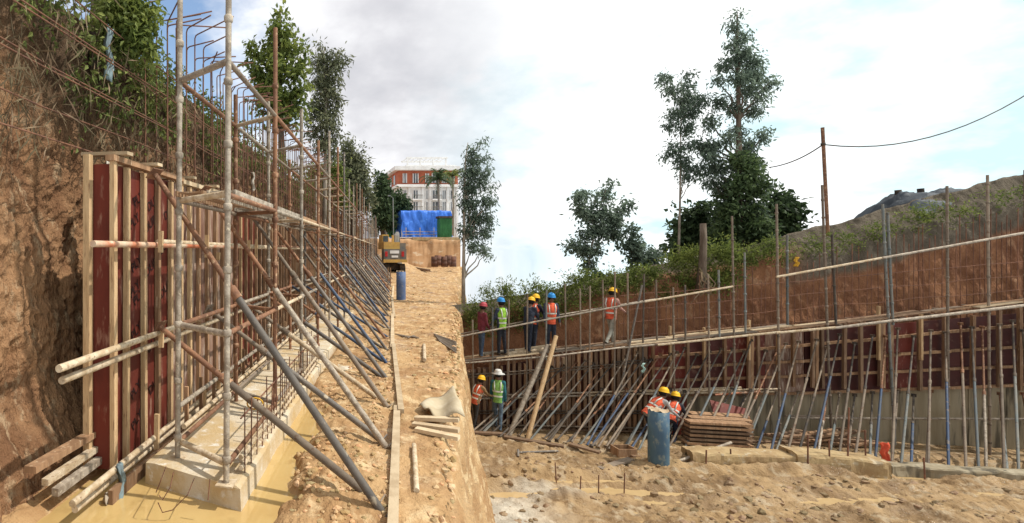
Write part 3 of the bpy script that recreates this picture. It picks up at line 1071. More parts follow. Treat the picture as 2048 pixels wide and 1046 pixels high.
def leaves(name, C, rad, n, ll, lw, droop=0.3, m=None, seed=1, clump=10, parent=None, spread=1.0, tight=0.3):
    """leaf-sized faces in twig clumps spread through blobs C (k,3) of radius rad (k,) or (k,3)"""
    g = np.random.default_rng(seed)
    C = np.asarray(C, float)
    rad = np.asarray(rad, float)
    if rad.ndim == 1:
        rad = np.repeat(rad[:, None], 3, 1)
    vol = rad.prod(1) ** (2 / 3)
    ntw = max(1, n // clump)
    idx = g.choice(len(C), ntw, p=vol / vol.sum())
    d = g.normal(size=(ntw, 3))
    d /= np.linalg.norm(d, axis=1)[:, None]
    tw = C[idx] + d * rad[idx] * (np.abs(g.normal(size=(ntw, 1))) * 0.62 + 0.18) * spread
    tr = tight * rad[idx].mean(1)
    ti = np.repeat(np.arange(ntw), clump)
    dd = g.normal(size=(len(ti), 3)) * np.maximum(np.minimum(tr, ll * 3.0), ll * 0.9)[ti][:, None] * 0.8
    pos = tw[ti] + dd
    ax = g.normal(size=(len(ti), 3)) + d[ti] * 0.6
    ax[:, 2] -= droop * 2
    ax /= np.linalg.norm(ax, axis=1)[:, None]
    up = g.normal(size=(len(ti), 3))
    up[:, 2] += 0.8
    sd = np.cross(ax, up)
    sd /= np.linalg.norm(sd, axis=1)[:, None] + 1e-9
    nm = np.cross(sd, ax)
    L_ = (ll * g.uniform(0.6, 1.3, len(ti)))[:, None]
    W_ = (lw * g.uniform(0.6, 1.3, len(ti)))[:, None]
    a = pos
    b = pos + ax * L_ * 0.45 + sd * W_ * 0.5 + nm * W_ * 0.15
    c = pos + ax * L_ - nm * L_ * 0.12
    e = pos + ax * L_ * 0.45 - sd * W_ * 0.5 + nm * W_ * 0.15
    me = soup(name, np.stack([a, b, c, e], 1), 4, [[0, 1, 2], [0, 2, 3]], m)
    return mobj(name, me, parent)


def limb(mb, p0, p1, r0, r1, seed, wob=0.06, n=6):
    g = random.Random(seed)
    d = Vector(p1) - Vector(p0)
    pts = []
    for i in range(n + 1):
        f = i / n
        w = wob * d.length * math.sin(math.pi * f)
        pts.append(Vector(p0) + d * f + Vector((g.uniform(-w, w), g.uniform(-w, w), g.uniform(-w, w) * 0.5 + w * 0.6)))
    mb.tube(pts, [r0 + (r1 - r0) * i / n for i in range(n + 1)], 7)


def tree(label, base, Y, trunk, blobs, n, ll, lw, m, r0=0.12, droop=0.3, seed=1, bark=None, group=None, clump=10, deep=0.8, limbs=True, tight=0.3, spread=1.0):
    """trunk: pixels from the foot upwards; blobs: (u, v, r px[, ry px]) clumps of foliage, all at the tree's own distance Y with real depth"""
    g = random.Random(seed)
    path = [at(u, v, Y) for (u, v) in trunk]
    path[0] = Vector(base) if base is not None else path[0]
    e = thing('tree', label, 'tree', path[0], group)
    C, Rd = [], []
    mb = MB()
    rs = [r0 * (1 - 0.85 * i / max(1, len(path) - 1)) for i in range(len(path))]
    mb.tube(path, rs, 9)
    for i, b in enumerate(blobs):
        u, v, r = b[:3]
        ry = b[3] if len(b) > 3 else r
        c = at(u, v, Y) + Vector((0, g.uniform(-deep, deep) * r * Y / F, 0))
        C.append(c)
        Rd.append((r * Y / F, r * Y / F * 0.9, ry * Y / F))
        if limbs:
            # branch leaves the trunk below the clump
            cand = [p for p in path if p.z < c.z - 0.05] or [path[0]]
            q = min(cand[1:] or cand, key=lambda p: (p - c).length)
            j = path.index(q)
            limb(mb, q, c, rs[j] * 0.55, rs[-1] * 0.5, seed * 31 + i)
    mb.build('trunk', bark or M_bark, e, True)
    leaves('crown', C, Rd, n, ll, lw, droop, m, seed, clump, e, tight=tight, spread=spread)
    return e


GT = 'trees behind the near earth bank'
g0 = LW(0, 0, 0)
# trees above the near bank
YT1 = 16.0
tree('tall bright green broad-leaved tree with a pointed top behind the near scaffold', None, YT1, [(566, 420), (566, 330), (562, 260), (560, 170), (559, 90), (561, 20)],
     [(560, 30, 9, 22), (556, 70, 16, 22), (580, 60, 8), (540, 85, 10), (575, 100, 18, 18), (600, 95, 12, 14), (608, 120, 10, 14), (535, 115, 14), (505, 100, 9, 20), (500, 130, 9), (516, 150, 14), (530, 160, 20, 18), (555, 145, 24, 24),
      (590, 150, 18), (545, 195, 26, 24), (575, 195, 24, 24), (598, 210, 12), (520, 205, 14), (565, 235, 18, 14), (590, 245, 9), (545, 240, 10), (600, 180, 10)],
     3900, 0.20, 0.11, M_leafA, 0.14, 0.35, 101, M_bark, GT, 7, spread=0.66)
tree('slender grey green tree with pale trunk beside the tall bright green tree', None, 20.0, [(648, 460), (650, 380), (651, 300), (652, 220), (650, 150), (648, 95)],
     [(641, 95, 9, 16), (660, 110, 11, 14), (678, 112, 7, 14), (692, 122, 8, 10), (645, 125, 16, 16), (668, 135, 14), (650, 155, 20, 18), (674, 160, 12), (632, 165, 12), (655, 185, 20, 18), (672, 200, 12, 16), (630, 200, 10), (645, 215, 18, 14),
      (665, 225, 14), (625, 225, 10, 16), (648, 245, 20, 14), (668, 250, 10), (630, 262, 12, 14), (655, 275, 16, 14), (672, 272, 8), (615, 240, 6), (625, 125, 6, 12), (640, 295, 12, 14), (665, 300, 12, 14)],
     4600, 0.21, 0.065, M_leafB, 0.10, 0.5, 102, M_barkP, GT, 8, spread=0.72)
tree('grey green bushy tree behind the far run of the near scaffold', None, 30.0, [(705, 470), (704, 400), (703, 340), (702, 300)],
     [(695, 290, 8, 12), (703, 310, 14, 16), (715, 325, 12, 16), (692, 325, 12), (705, 345, 18, 16), (722, 350, 12, 16), (690, 355, 14), (708, 375, 22, 16), (728, 380, 12, 18), (692, 385, 16), (715, 405, 20, 14), (735, 408, 10, 14), (696, 410, 16, 14)],
     6000, 0.28, 0.10, M_leafB, 0.14, 0.4, 103, M_bark, GT, 8)
tree('olive green tree crown low behind the scaffold, left of the grey bushy tree', None, 26.0, [(668, 480), (668, 420), (668, 360)],
     [(660, 330, 12), (675, 345, 14), (655, 360, 16), (672, 375, 18), (650, 390, 14), (684, 395, 12), (640, 350, 12), (632, 375, 12), (625, 345, 9)],
     4200, 0.25, 0.10, M_leafA, 0.12, 0.4, 104, M_bark, GT, 8)
tree('dark green conical tree at the end of the near wall', None, 64.0, [(765, 474), (765, 440), (765, 400), (764, 352)],
     [(763, 355, 7, 9), (763, 370, 11, 10), (768, 385, 13, 12), (757, 392, 10), (765, 405, 15, 12), (773, 418, 12), (757, 422, 11, 12), (766, 440, 14, 14), (752, 445, 8), (778, 445, 9)],
     4200, 0.55, 0.25, M_leafC, 0.25, 0.3, 105, M_bark, None, 8)
tree('dark rounded tree left of the blue tarpaulin shed', None, 66.0, [(795, 472), (795, 440), (795, 410)],
     [(795, 398, 11), (785, 408, 11), (806, 408, 10), (795, 420, 14), (782, 430, 10), (804, 432, 9), (790, 446, 12), (811, 420, 5)],
     3600, 0.55, 0.26, M_leafC, 0.25, 0.3, 106, M_bark, None, 8)


def palm(label, u, v0, v1, Y, span, seed, nf=22):
    g = random.Random(seed)
    base = at(u, v0, Y)
    top = at(u, v1, Y)
    e = thing('palm_tree', label, 'palm tree', base, 'coconut palms before the building')
    MB().tube([base, base.lerp(top, .5) + Vector((0.15, 0, 0)), top], [0.22, 0.16, 0.13], 9).build('trunk', M_barkP, e, True)
    V = []
    rib = MB()
    for i in range(nf):
        a = 2 * math.pi * i / nf + g.uniform(-.2, .2)
        el = g.uniform(-0.25, 1.15)
        ln = span * g.uniform(0.8, 1.1)
        pts = []
        for j in range(9):
            f = j / 8
            ang = el - 1.35 * f * f
            if j == 0:
                p = top.copy()
            else:
                p = pts[-1] + Vector((math.cos(a) * math.cos(ang), math.sin(a) * math.cos(ang), math.sin(ang))) * ln / 8
            pts.append(p)
        rib.tube(pts, [0.03] * 4 + [0.02] * 5, 4)
        for j in range(1, 9):
            d = (pts[j] - pts[j - 1]).normalized()
            side = d.cross(Vector((0, 0, 1)))
            side.normalize()
            for q in range(3):
                p = pts[j - 1].lerp(pts[j], q / 3)
                w = 0.55 * (1 - abs(j - 4) / 7)
                for sg in (-1, 1):
                    tip = p + side * sg * w + d * 0.25 + Vector((0, 0, -0.28 * w - g.uniform(0, .15)))
                    V.append([p - d * 0.05, p + d * 0.05, tip + d * 0.02, tip])
    rib.build('rib', M_leafY, e)
    mobj('fronds', soup('fronds', np.array([[list(x) for x in q] for q in V]), 4, [[0, 1, 2, 3]], M_leafC if seed % 2 else M_leafY), e)


palm('coconut palm with drooping fronds in front of the white building', 876, 472, 358, 66, 2.6, 7)
palm('second palm cut by the building right end', 905, 472, 352, 70, 2.2, 8, 16)

# shrubs and creepers hanging over the near bank
C, Rd = [], []
g = random.Random(44)
for i in range(260):
    t = 2.5 * math.exp(g.random() * math.log(50 / 2.5))
    z = 4.55 - abs(g.gauss(0, 0.5)) if t > 4.5 else g.uniform(4.2, 4.9)
    r = g.uniform(0.12, 0.30)
    C.append(LW(t, -3.02 - 0.05 * (z - 3.5) + g.uniform(-.1, .08), z + 0.1 * g.random()))
    Rd.append((r * 0.7, r, r * g.uniform(1.0, 2.0)))
for i in range(150):
    t = 5.2 * math.exp(g.random() * math.log(48 / 5.2))
    C.append(LW(t, -3.1 - g.random() * 1.2, 4.55 + g.uniform(0, .15)))
    Rd.append((0.25, 0.3, 0.15))
lv = leaves('creepers', [tuple(c) for c in C], Rd, 21000, 0.085, 0.040, 0.35, M_leafY, 45, 9)
tag(kind(lv, 'stuff'), 'mixed green creepers and weeds hanging over the top of the near earth bank', 'creepers')
C = []
Rd = []
for i in range(120):
    t = 3.2 * math.exp(g.random() * math.log(40 / 3.2))
    z = g.uniform(2.9, 4.4)
    C.append(LW(t, -3.0, z))
    Rd.append((0.08, 0.2, 0.35))
lv = leaves('dry_creepers', [tuple(c) for c in C], Rd, 2600, 0.22, 0.007, 0.95, M_dry, 46, 10)
tag(kind(lv, 'stuff'), 'dry roots and stems trailing down the near earth bank', 'roots')
# leafy shrub at the bank top, upper left
tree('bright green leafy shrub on the bank top, behind the first hooked bars', LW(4.9, -3.5, 4.55), 5.6, [(262, 90), (258, 60), (262, 20)],
     [(232, 15, 22, 26), (262, 12, 28, 26), (292, 18, 18, 22), (250, 50, 26, 24), (282, 52, 24, 24), (300, 40, 10, 16), (265, 85, 24, 20), (235, 70, 20, 20), (290, 88, 12, 18), (300, 110, 10)],
     2600, 0.085, 0.045, M_leafA, 0.03, 0.3, 107, M_bark, None, 7)
tr = thing('old_tree', 'thick dark tree trunk on the bank top at the upper left', 'tree', LP(205, 90, -3.35))
mb = MB()
p0 = LP(198, 100, -3.32)
mb.tube([p0 + Vector((0, 0, -0.25)), p0, p0 + Vector((0.0, 0, 0.35)), p0 + Vector((0.02, 0, 1.6))], [0.17, 0.13, 0.10, 0.09], 10)
mb.build('trunk', M_bark, tr, True)
rt = MB()
for i in range(16):
    a = g.uniform(-0.5, 0.5)
    q = p0 + Vector((g.uniform(-.25, .25), -0.05, g.uniform(-.25, .1)))
    rt.tube([q, q + Vector((a * .15, -.05, -.18)), q + Vector((a * .35, -.03, -.5 - .3 * g.random()))], [0.02, 0.014, 0.006], 5)
rt.build('roots', M_dry, tr, True)
# rags caught on the bank
M_rag = mat('rag_blue_grey', (0.22, 0.29, 0.30), (0.13, 0.16, 0.17), 6, 0.9, 0.3, 20, rnd=0.1)
M_ragW = mat('rag_pale', (0.55, 0.50, 0.42), (0.40, 0.33, 0.25), 6, 0.9, 0.3, 20, rnd=0.1)


def rag(label, c, w, h, m, seed, fac=Vector((WY, -WX, 0)), name='rag', cat='rag'):
    g = random.Random(seed)
    along = Vector((0, 0, 1)).cross(fac)
    V = []
    nx, nz = 7, 9
    for j in range(nz):
        for i in range(nx):
            x = (i / (nx - 1) - .5) * w * (1 - 0.35 * (j / nz) + g.uniform(-.1, .1))
            V.append(Vector(c) + along * (x + 0.03 * math.sin(j * 1.3 + seed)) + Vector((0, 0, -j / (nz - 1) * h * g.uniform(.92, 1.05))) + fac * (0.03 * math.sin(i * 1.9 + j * .4) + 0.012 * g.random()))
    fs = [(j * nx + i, j * nx + i + 1, (j + 1) * nx + i + 1, (j + 1) * nx + i) for j in range(nz - 1) for i in range(nx - 1)]
    o = mobj(name, me_from(name, V, fs, m, True))
    sm = o.modifiers.new('thick', 'SOLIDIFY')
    sm.thickness = 0.006
    return tag(o, label, cat)


rag('torn blue grey rag hanging from the roots at the upper left', LP(216, 55, -2.9), 0.13, 0.55, M_rag, 1)
rag('pale rag caught on the bank left of the formwork top', LP(217, 318, -2.8), 0.14, 0.30, M_ragW, 2)
rag('crumpled pale cloth at the foot of the formwork by the water', LP(215, 985, -2.25), 0.10, 0.28, M_ragW, 3)
rag('grey plastic strip hanging from the lowest tubes beside the water', LP(240, 925, -2.2), 0.07, 0.42, M_rag, 4)
rag('white torn sheet snagged among the bars of the near cage', LP(505, 345, -2.6), 0.08, 0.35, M_ragW, 5)
# timbers lying in the gap at the far left
GB = 'timbers lying at the far left below the bank'
for i, (a, b, w, h, m_) in enumerate((((60, 940), (235, 838), .10, .05, M_woodO), ((90, 965), (235, 868), .06, .05, M_cream), ((110, 985), (232, 895), .06, .06, M_steel))):
    o = bar('trench_timber', LP(a[0], a[1], -2.62 + .04 * i), LP(b[0], b[1], -2.62 + .04 * i), w, h, m_)
    tag(o, ['brown board on edge left of the formwork end, uppermost of three', 'pale muddy timber left of the formwork end, middle of three', 'grey pole left of the formwork end, lowest of three'][i], 'timber', GB)
# drooping tie wires over the footing
wr = thing('tie_wires', 'thin bent tie wires hanging over the footing edge into the water', 'wire', LW(3.75, -1.6, .15))
for (pp) in ([(335, 925), (322, 960), (312, 985)], [(348, 940), (340, 975), (325, 1000), (318, 990)], [(392, 948), (375, 990), (345, 1020), (325, 1025), (316, 1005)], [(420, 958), (416, 1000)]):
    MB().tube([gat(u, v, 0.12) if v < 950 else at(u, v, 3.75) for u, v in pp], 0.004, 4).build('wire', M_rebar, wr)

# lattice of starter bars lying along the right edge of the footing
lat = thing('rebar_lattice', 'low rusty lattice of bars along the right edge of the near footing', 'rebar', LW(3.9, -1.2, .15))
for z_, r_, m_ in ((0.62, 0.008, M_rebar), (0.30, 0.022, M_cream), (0.21, 0.022, M_cream)):
    tube('lattice_rail', LW(3.95, -1.22, z_), LW(8.2, -1.2, z_), r_, m_, lat, 6)
tpos = 4.0
while tpos < 8.2:
    tube('lattice_bar', LW(tpos, -1.2, .15), LW(tpos + R.uniform(-.06, .06), -1.2, R.uniform(.55, .8)), 0.006, M_rebar, lat, 5)
    tpos += R.uniform(.10, .2)

# ================================================================== YARD BEHIND
M_drum = mat('blue_drum', (0.075, 0.12, 0.24), (0.12, 0.16, 0.26), 4, 0.6, 0.2, 30, c3=(0.30, 0.27, 0.23), c3at=(0.58, 0.7), rnd=0)
M_drumR = mat('blue_drum_dark', (0.075, 0.135, 0.175), (0.055, 0.10, 0.15), 3, 0.6, 0.2, 30, stretch=(1, 1, .5), c3=(0.17, 0.20, 0.19), c3at=(0.52, 0.66), rnd=0)
M_mudcap = mat('mud_cap', (0.48, 0.38, 0.26), (0.36, 0.25, 0.15), 8, 0.95, 0.6, 40, rnd=0)


def drum(label, base, r, h, m, seed):
    e = thing('pipe_stub', label, 'pipe', base)
    n = 28
    mb = MB()
    prof = [(r, -0.15), (r, h * .3), (r * 1.005, h * .31), (r, h * .6), (r * 1.0, h), (r * .94, h), (r * .93, h - .05)]
    mb.lathe(prof, n, base, closed=False)
    mb.build('shell', m, e, True)
    cap = MB()
    vs = [Vector(base) + Vector((0, 0, h + .03))]
    g = random.Random(seed)
    for ring in (0.5, 0.97):
        for k in range(n):
            a = 2 * math.pi * k / n
            vs.append(Vector(base) + Vector((math.cos(a) * r * ring, math.sin(a) * r * ring, h + g.uniform(-.015, .04))))
    fs = [(0, 1 + k, 1 + (k + 1) % n) for k in range(n)] + [(1 + k, 1 + n + k, 1 + n + (k + 1) % n, 1 + (k + 1) % n) for k in range(n)]
    cap.add(vs, fs).build('mud_cap', M_mudcap, e, True)
    return e


bp = gat(802, 599, 0.05)
drum('short blue pipe standing upright in the mud before the excavator', bp, 0.185, 1.12, M_drum, 1)
GS = 'thin stakes by the upright blue pipe'
for i, u in enumerate((776, 781)):
    o = tube('stake', gat(u, 575), gat(u, 575) + Vector((0, 0, 1.1)), 0.025, M_woodO)
    tag(o, ['left', 'right'][i] + ' of two thin stakes left of the upright blue pipe', 'stake', GS)

# excavator
M_exY = mat('excavator_yellow', (0.55, 0.34, 0.09), (0.45, 0.27, 0.08), 3, 0.55, 0.1, 20, c3=(0.40, 0.28, 0.16), rnd=0)
M_exG = mat('excavator_grey', (0.13, 0.125, 0.12), (0.19, 0.165, 0.13), 3, 0.6, 0.1, 20, rnd=0)
M_black = mat('rubber_black', (0.035, 0.03, 0.027), (0.09, 0.065, 0.04), 3, 0.8, 0.2, 20, rnd=0)
M_glass = mat('dark_glass', (0.03, 0.04, 0.045), (0.05, 0.06, 0.065), 1, 0.08, 0, rnd=0, spec=0.6)
M_red = mat('red_lamp', (0.5, 0.03, 0.03), None, 5, 0.4, 0, rnd=0)
M_white = mat('white_paint', (0.75, 0.74, 0.72), (0.65, 0.63, 0.6), 1.2, 0.7, 0.1, 8, rnd=0.04)
eb = gat(797, 549, 0.12)
S_ = eb.y / F            # metres per pixel there
ex = thing('excavator', 'yellow and grey tracked excavator seen from behind at the end of the yard', 'excavator', eb)


def exb(name, u0, u1, v0, v1, dy, ln, m, parent=ex, bev=0.0):
    c = Vector(((u0 + u1) / 2 - U0, 0, 0)) * S_
    return box(name, Vector((c.x, eb.y + dy + ln / 2, EYE + (V0 - (v0 + v1) / 2) * S_)), ((u1 - u0) * S_, ln, (v1 - v0) * S_), m, parent)


for (a, b) in ((771, 780), (801, 811)):
    tk = MB()
    cx = ((a + b) / 2 - U0) * S_
    w = (b - a) * S_
    prof = []
    for i in range(24):
        an = 2 * math.pi * i / 24
        prof.append((math.cos(an) * 0.42 + (1.15 if math.cos(an) > 0 else -1.15), math.sin(an) * 0.42 + 0.42))
    vs = [(cx + sx * w / 2, eb.y + 1.6 + y, eb.z + z) for sx in (-1, 1) for (y, z) in prof]
    tk.add(vs, [(i, (i + 1) % 24, 24 + (i + 1) % 24, 24 + i) for i in range(24)] + [tuple(range(24)), tuple(reversed(range(24, 48)))])
    for (y, z) in prof:
        tk.box((cx, eb.y + 1.6 + y, eb.z + z), (w * 1.04, .07, .07))
    tk.build('track', M_black, ex)
exb('undercarriage', 780, 801, 527, 540, 0.6, 2.0, M_black)
exb('turntable', 783, 799, 524, 528, 0.8, 1.6, M_exG)
cw = exb('counterweight', 768, 813, 498, 524, 0.0, 0.9, M_exG)
exb('bumper_rail', 767, 814, 519, 525, -0.06, 0.2, M_exY)
exb('engine_cover', 769, 801, 484, 498.2, 0.25, 2.3, M_exY)
exb('side_body', 801, 814, 486, 498.2, 0.4, 2.4, M_exG)
for a in (770, 803):
    exb('tail_lamp', a, a + 5, 503, 513, -0.04, 0.06, M_red, cw)
pl = exb('name_plate', 780, 798, 501, 507, -0.03, 0.04, M_white, cw)
exb('plate', 783, 796, 511, 515, -0.03, 0.04, M_white, cw)
cabn = exb('cab', 771, 784, 468, 486, 1.2, 1.5, M_exY)
exb('rear_window', 772.5, 782.5, 471, 483, 1.17, 0.05, M_glass, cabn)
exb('exhaust_stack', 788, 792, 470, 485, 0.7, 0.16, M_exY)
bm_ = MB()
pts = [(804, 500), (809, 472), (814, 464), (820, 486), (825, 512)]
bm_.tube([Vector(((u - U0) * S_, eb.y + 2.4 + 0.5 * i, EYE + (V0 - v) * S_)) for i, (u, v) in enumerate(pts)], [.27, .27, .2, .18, .14], 6)
bm_.build('boom', M_exG, ex)
bk = MB()
bk.lathe([(0.55, 0), (0.6, .4), (0.5, .9)], 10, Vector(((822 - U0) * S_, eb.y + 4.6, eb.z)), sx=.8, sy=1.0)
bk.build('bucket', M_exG, ex)
for a in (804, 809):
    tube('hydraulic_ram', Vector(((a - U0) * S_, eb.y + 2.2, EYE + 0.1)), Vector(((a + 3 - U0) * S_, eb.y + 3.6, EYE + 1.2)), 0.06, M_steel, ex)

# blue tarpaulin shed
M_tarp = mat('blue_tarp', (0.045, 0.17, 0.62), (0.03, 0.12, 0.48), 0.7, 0.5, 0.4, 3, c3=(0.08, 0.24, 0.74), rnd=0)
YS = 62.0
sh = thing('tarpaulin_shed', 'bright blue tarpaulin draped over a long shed on the far level', 'shed', at(855, 472, YS))
nx, nz = 60, 26
P = np.zeros((nx, nz, 3))
for i in range(nx):
    u = 804 + 101 * i / (nx - 1)
    for j in range(nz):
        f = j / (nz - 1)
        vt = 421 + 0.5 * math.sin(i * .21) - (1.2 if i < 50 else 0)
        if f < 0.62:
            ff = f / 0.62
            v = 474 + (vt - 474) * ff
            y = YS + 0.30 * float(fbm(np.array(i * .16), np.array(ff * 1.6), 4, 401)) + 0.10 * math.sin(i * .45 + ff * 5) * ff * (1 - ff) * 2 + 0.5 * ff
            p = at(u, v, YS)
            P[i, j] = (p.x + 0.05 * math.sin(j * .9 + i), y, p.z)
        else:
            ff = (f - 0.62) / 0.38
            p = at(u, vt, YS)
            P[i, j] = (p.x, YS + 0.5 + ff * 5, p.z - 0.02 * math.sin(i * .8) * (1 - ff) - 0.8 * ff * ff)
mobj('tarpaulin', grid_mesh('tarp', P, M_tarp), sh)
a_, b_ = at(804, 474, YS), at(804, 421, YS)
endc = MB().add([a_ + Vector((0, 0.2, 0)), a_ + Vector((-.3, 5.5, 0)), b_ + Vector((-.3, 5.5, -.8)), b_ + Vector((0, .5, 0))], [(0, 1, 2, 3)]).build('end_sheet', M_tarp, sh)
for u in (812, 840, 868):
    tube('post', at(u, 473, YS - .35), at(u, 455, YS - .35), .04, M_woodP, sh)
tube('rail', at(806, 463, YS - .38), at(905, 464, YS - .38), .035, M_woodP, sh)
tube('rail', at(806, 469, YS - .38), at(905, 468.5, YS - .38), .035, M_woodP, sh)
M_green = mat('green_metal', (0.055, 0.20, 0.07), (0.04, 0.15, 0.055), 2, 0.6, 0.1, 10, rnd=0.1)
gc = thing('green_cabin', 'green metal site cabin with dark roof beside the blue tarpaulin', 'cabin', at(893, 472, 60.5))
def pix_box(name, u0, u1, v0, v1, Y, ln, m, parent):
    s = Y / F
    return box(name, Vector((((u0 + u1) / 2 - U0) * s, Y + ln / 2, EYE + (V0 - (v0 + v1) / 2) * s)), ((u1 - u0) * s, ln, (v1 - v0) * s), m, parent)


pix_box('wall', 880, 904, 436, 474, 60.2, 1.1, M_green, gc)
pix_box('roof', 878, 906, 432, 436, 60.0, 1.3, M_black, gc)
for u in range(883, 904, 4):
    pix_box('rib', u, u + 1, 437, 473, 60.13, .07, M_green, gc)
# concrete kerb along the top of the far cut
o = pix_box('kerb_wall', 826, 920, 474.5, 481, 59.25, .4, M_concB, None)
tag(o, 'low grey concrete kerb along the top of the far cut', 'wall')
# boundary wall, gate and lamp post left of the tarp
o = pix_box('boundary_wall', 742, 757, 440, 474, 68, .3, M_white, None)
tag(o, 'white boundary wall beyond the end of the near scaffold', 'wall')
gt = thing('green_gate', 'green gate leaf between white posts left of the blue shed', 'gate', at(782, 474, 64))
pix_box('leaf', 775, 788, 446, 474, 64, .08, M_green, gt)
pix_box('post', 770, 774, 448, 474, 63.9, .3, M_white, gt)
pix_box('post', 788.5, 791, 440, 474, 63.9, .3, M_green, gt)
lp = thing('lamp_post', 'thin grey lamp post before the dark rounded tree', 'lamp post', at(787, 474, 61.5))
tube('pole', at(787, 474, 61.5), at(786, 396, 61.5), .06, M_blueG, lp)
tube('arm', at(786, 396, 61.5), at(780, 391, 61.5), .04, M_blueG, lp)
pix_box('lamp_head', 776, 781, 390, 392.5, 61.4, .2, M_blueG, lp)
# rusty drums on the far floor
M_rdrum = mat('rust_drum', (0.16, 0.075, 0.05), (0.10, 0.055, 0.04), 3, .8, .3, 20, rnd=.2)
for i, u in enumerate((869, 876, 889, 897, 906)):
    b = gat(u, 541, 0.2)
    o = MB().lathe([(0.30, 0), (0.30, .3), (0.315, .32), (0.30, .34), (0.30, .62), (0.315, .64), (0.30, .66), (0.30, .95), (.27, .95)], 16).build('rusty_drum', M_rdrum, None, True, loc=b + Vector((0, 0, .35 + (i % 2) * .1)))
    tag(o, ['leftmost', 'second', 'third', 'fourth', 'rightmost'][i] + ' of five rusty drums below the far cut', 'drum', 'rusty drums below the far cut')
o = bar('timber_beam', gat(830, 536, .3), gat(858, 541, .3), .25, .2, M_woodR)
tag(o, 'dark beam on the ground right of the excavator', 'beam')

# ------------------------------------------------------------------ building
M_brickR = mat('red_render', (0.42, 0.13, 0.07), (0.35, 0.10, 0.055), 1.0, .85, .1, 8, rnd=.03)
YB = 92.0
bd = thing('apartment_building', 'white four-storey building with orange red top floor and rooftop pergola', 'building', at(855, 474, YB))
xl, xr = (799 - U0) * YB / F, (916 - U0) * YB / F


def vz(v, Y=YB): return EYE + (V0 - v) * Y / F


def slabb(name, x0, x1, y0, y1, z0, z1, m, parent=bd):
    return box(name, ((x0 + x1) / 2, (y0 + y1) / 2, (z0 + z1) / 2), (x1 - x0, y1 - y0, z1 - z0), m, parent)


slabb('lower_wall', xl, xr, YB, YB + 11, vz(476), vz(374), M_white)
top = slabb('upper_wall', xl - .3, xr, YB + .02, YB + 10.8, vz(370), vz(341), M_brickR)
slabb('floor_band', xl - .6, xr + .02, YB - .7, YB + 11.3, vz(374.5), vz(369.5), M_white)
rf = slabb('roof_slab', xl - 1.1, xr + .04, YB - 1.1, YB + 11.6, vz(341.5), vz(334), M_white)
slabb('parapet', xl + 1.5, xr + .02, YB + 1, YB + 10, vz(334), vz(328), M_white, rf)
pg = slabb('pergola_beam', xl + 1.7, xr - 1.4, YB + 1.5, YB + 1.8, vz(314), vz(311), M_white)
slabb('pergola_beam', xl + 1.7, xr - 1.4, YB + 5.5, YB + 5.8, vz(314), vz(311), M_white)
slabb('pergola_rail', xl + 1.7, xr - 1.4, YB + 1.55, YB + 1.7, vz(321), vz(320), M_white)
for i in range(10):
    x = xl + 1.9 + i * (xr - xl - 3.6) / 9
    slabb('pergola_slat', x - .07, x + .07, YB + 1.8, YB + 5.5, vz(312.6), vz(311.6), M_white)
    if i % 3 == 0:
        slabb('pergola_post', x - .12, x + .12, YB + 1.52, YB + 1.78, vz(334), vz(314), M_white)
M_curt = mat('window_pale', (0.20, 0.215, 0.23), (0.06, 0.065, 0.075), 1.5, .25, 0, stretch=(3, 1, .4), rnd=.3)
for fl, (va, vb, mw) in enumerate(((347, 366, M_curt), (381, 398, M_curt), (404, 421, M_curt), (428, 446, M_curt))):
    for (ua, ub) in ((806, 813), (826, 836), (851, 857), (864, 876), (884, 892), (900, 908)):
        w = slabb('window', (ua - U0) * YB / F, (ub - U0) * YB / F, YB - .06, YB + .1, vz(vb), vz(va), mw)
        xm = ((ua + ub) / 2 - U0) * YB / F
        slabb('mullion', xm - .05, xm + .05, YB - .10, YB - .05, vz(vb), vz(va), M_white, w)
        for xx in (ua, ub):
            x = (xx - U0) * YB / F
            slabb('frame', x - .07, x + .07, YB - .12, YB - .05, vz(vb), vz(va), M_white, w)
    if fl:
        for (ua, ub) in ((822, 842), (862, 880)):
            bl = slabb('balcony', (ua - U0) * YB / F, (ub - U0) * YB / F, YB - 1.2, YB, vz(vb + 3.5), vz(vb + 1), M_white)
            slabb('railing', (ua - U0) * YB / F, (ub - U0) * YB / F, YB - 1.2, YB - 1.15, vz(vb - 6), vz(vb - 7.2), M_exG, bl)
            for q in range(9):
                x = (ua + (ub - ua) * q / 8 - U0) * YB / F
                slabb('baluster', x - .025, x + .025, YB - 1.19, YB - 1.15, vz(vb + 1), vz(vb - 6), M_exG, bl)
for u in (800, 818, 845, 860, 895, 914):
    x = (u - U0) * YB / F
    slabb('pilaster', x - .18, x + .18, YB - .2, YB, vz(476), vz(374.6), M_white)
for j in range(3):
    y = YB + 2 + j * 3
    slabb('window', xl - .36, xl - .28, y, y + 1.2, vz(366), vz(347), M_glass)
    for (va, vb) in ((381, 398), (404, 421)):
        slabb('window', xl - .06, xl + .02, y, y + 1.2, vz(vb), vz(va), M_glass)
o2 = thing('red_roofed_house', 'small red brick house left of the white building', 'house', at(785, 474, 100))
pix_box('wall', 776, 795, 352, 474, 104, 6, M_brickR, o2)
pix_box('roof', 773, 797, 346, 352, 103, 8, M_exG, o2)
pix_box('window', 781, 787, 360, 369, 103.9, .2, M_glass, o2)

# ------------------------------------------------------------------ loose things on the upper yard
o = tube('loose_pipe', gat(828, 890, .06), gat(833, 982, .07), .024, M_cream)
tag(o, 'short pale pipe lying on the mud right of the nearest runner', 'pipe')
o = tube('loose_pipe', gat(848, 690, .07), gat(849, 720, .07), .035, M_cream)
tag(o, 'small pale pipe lying further back on the mud near the bar bundle', 'pipe')
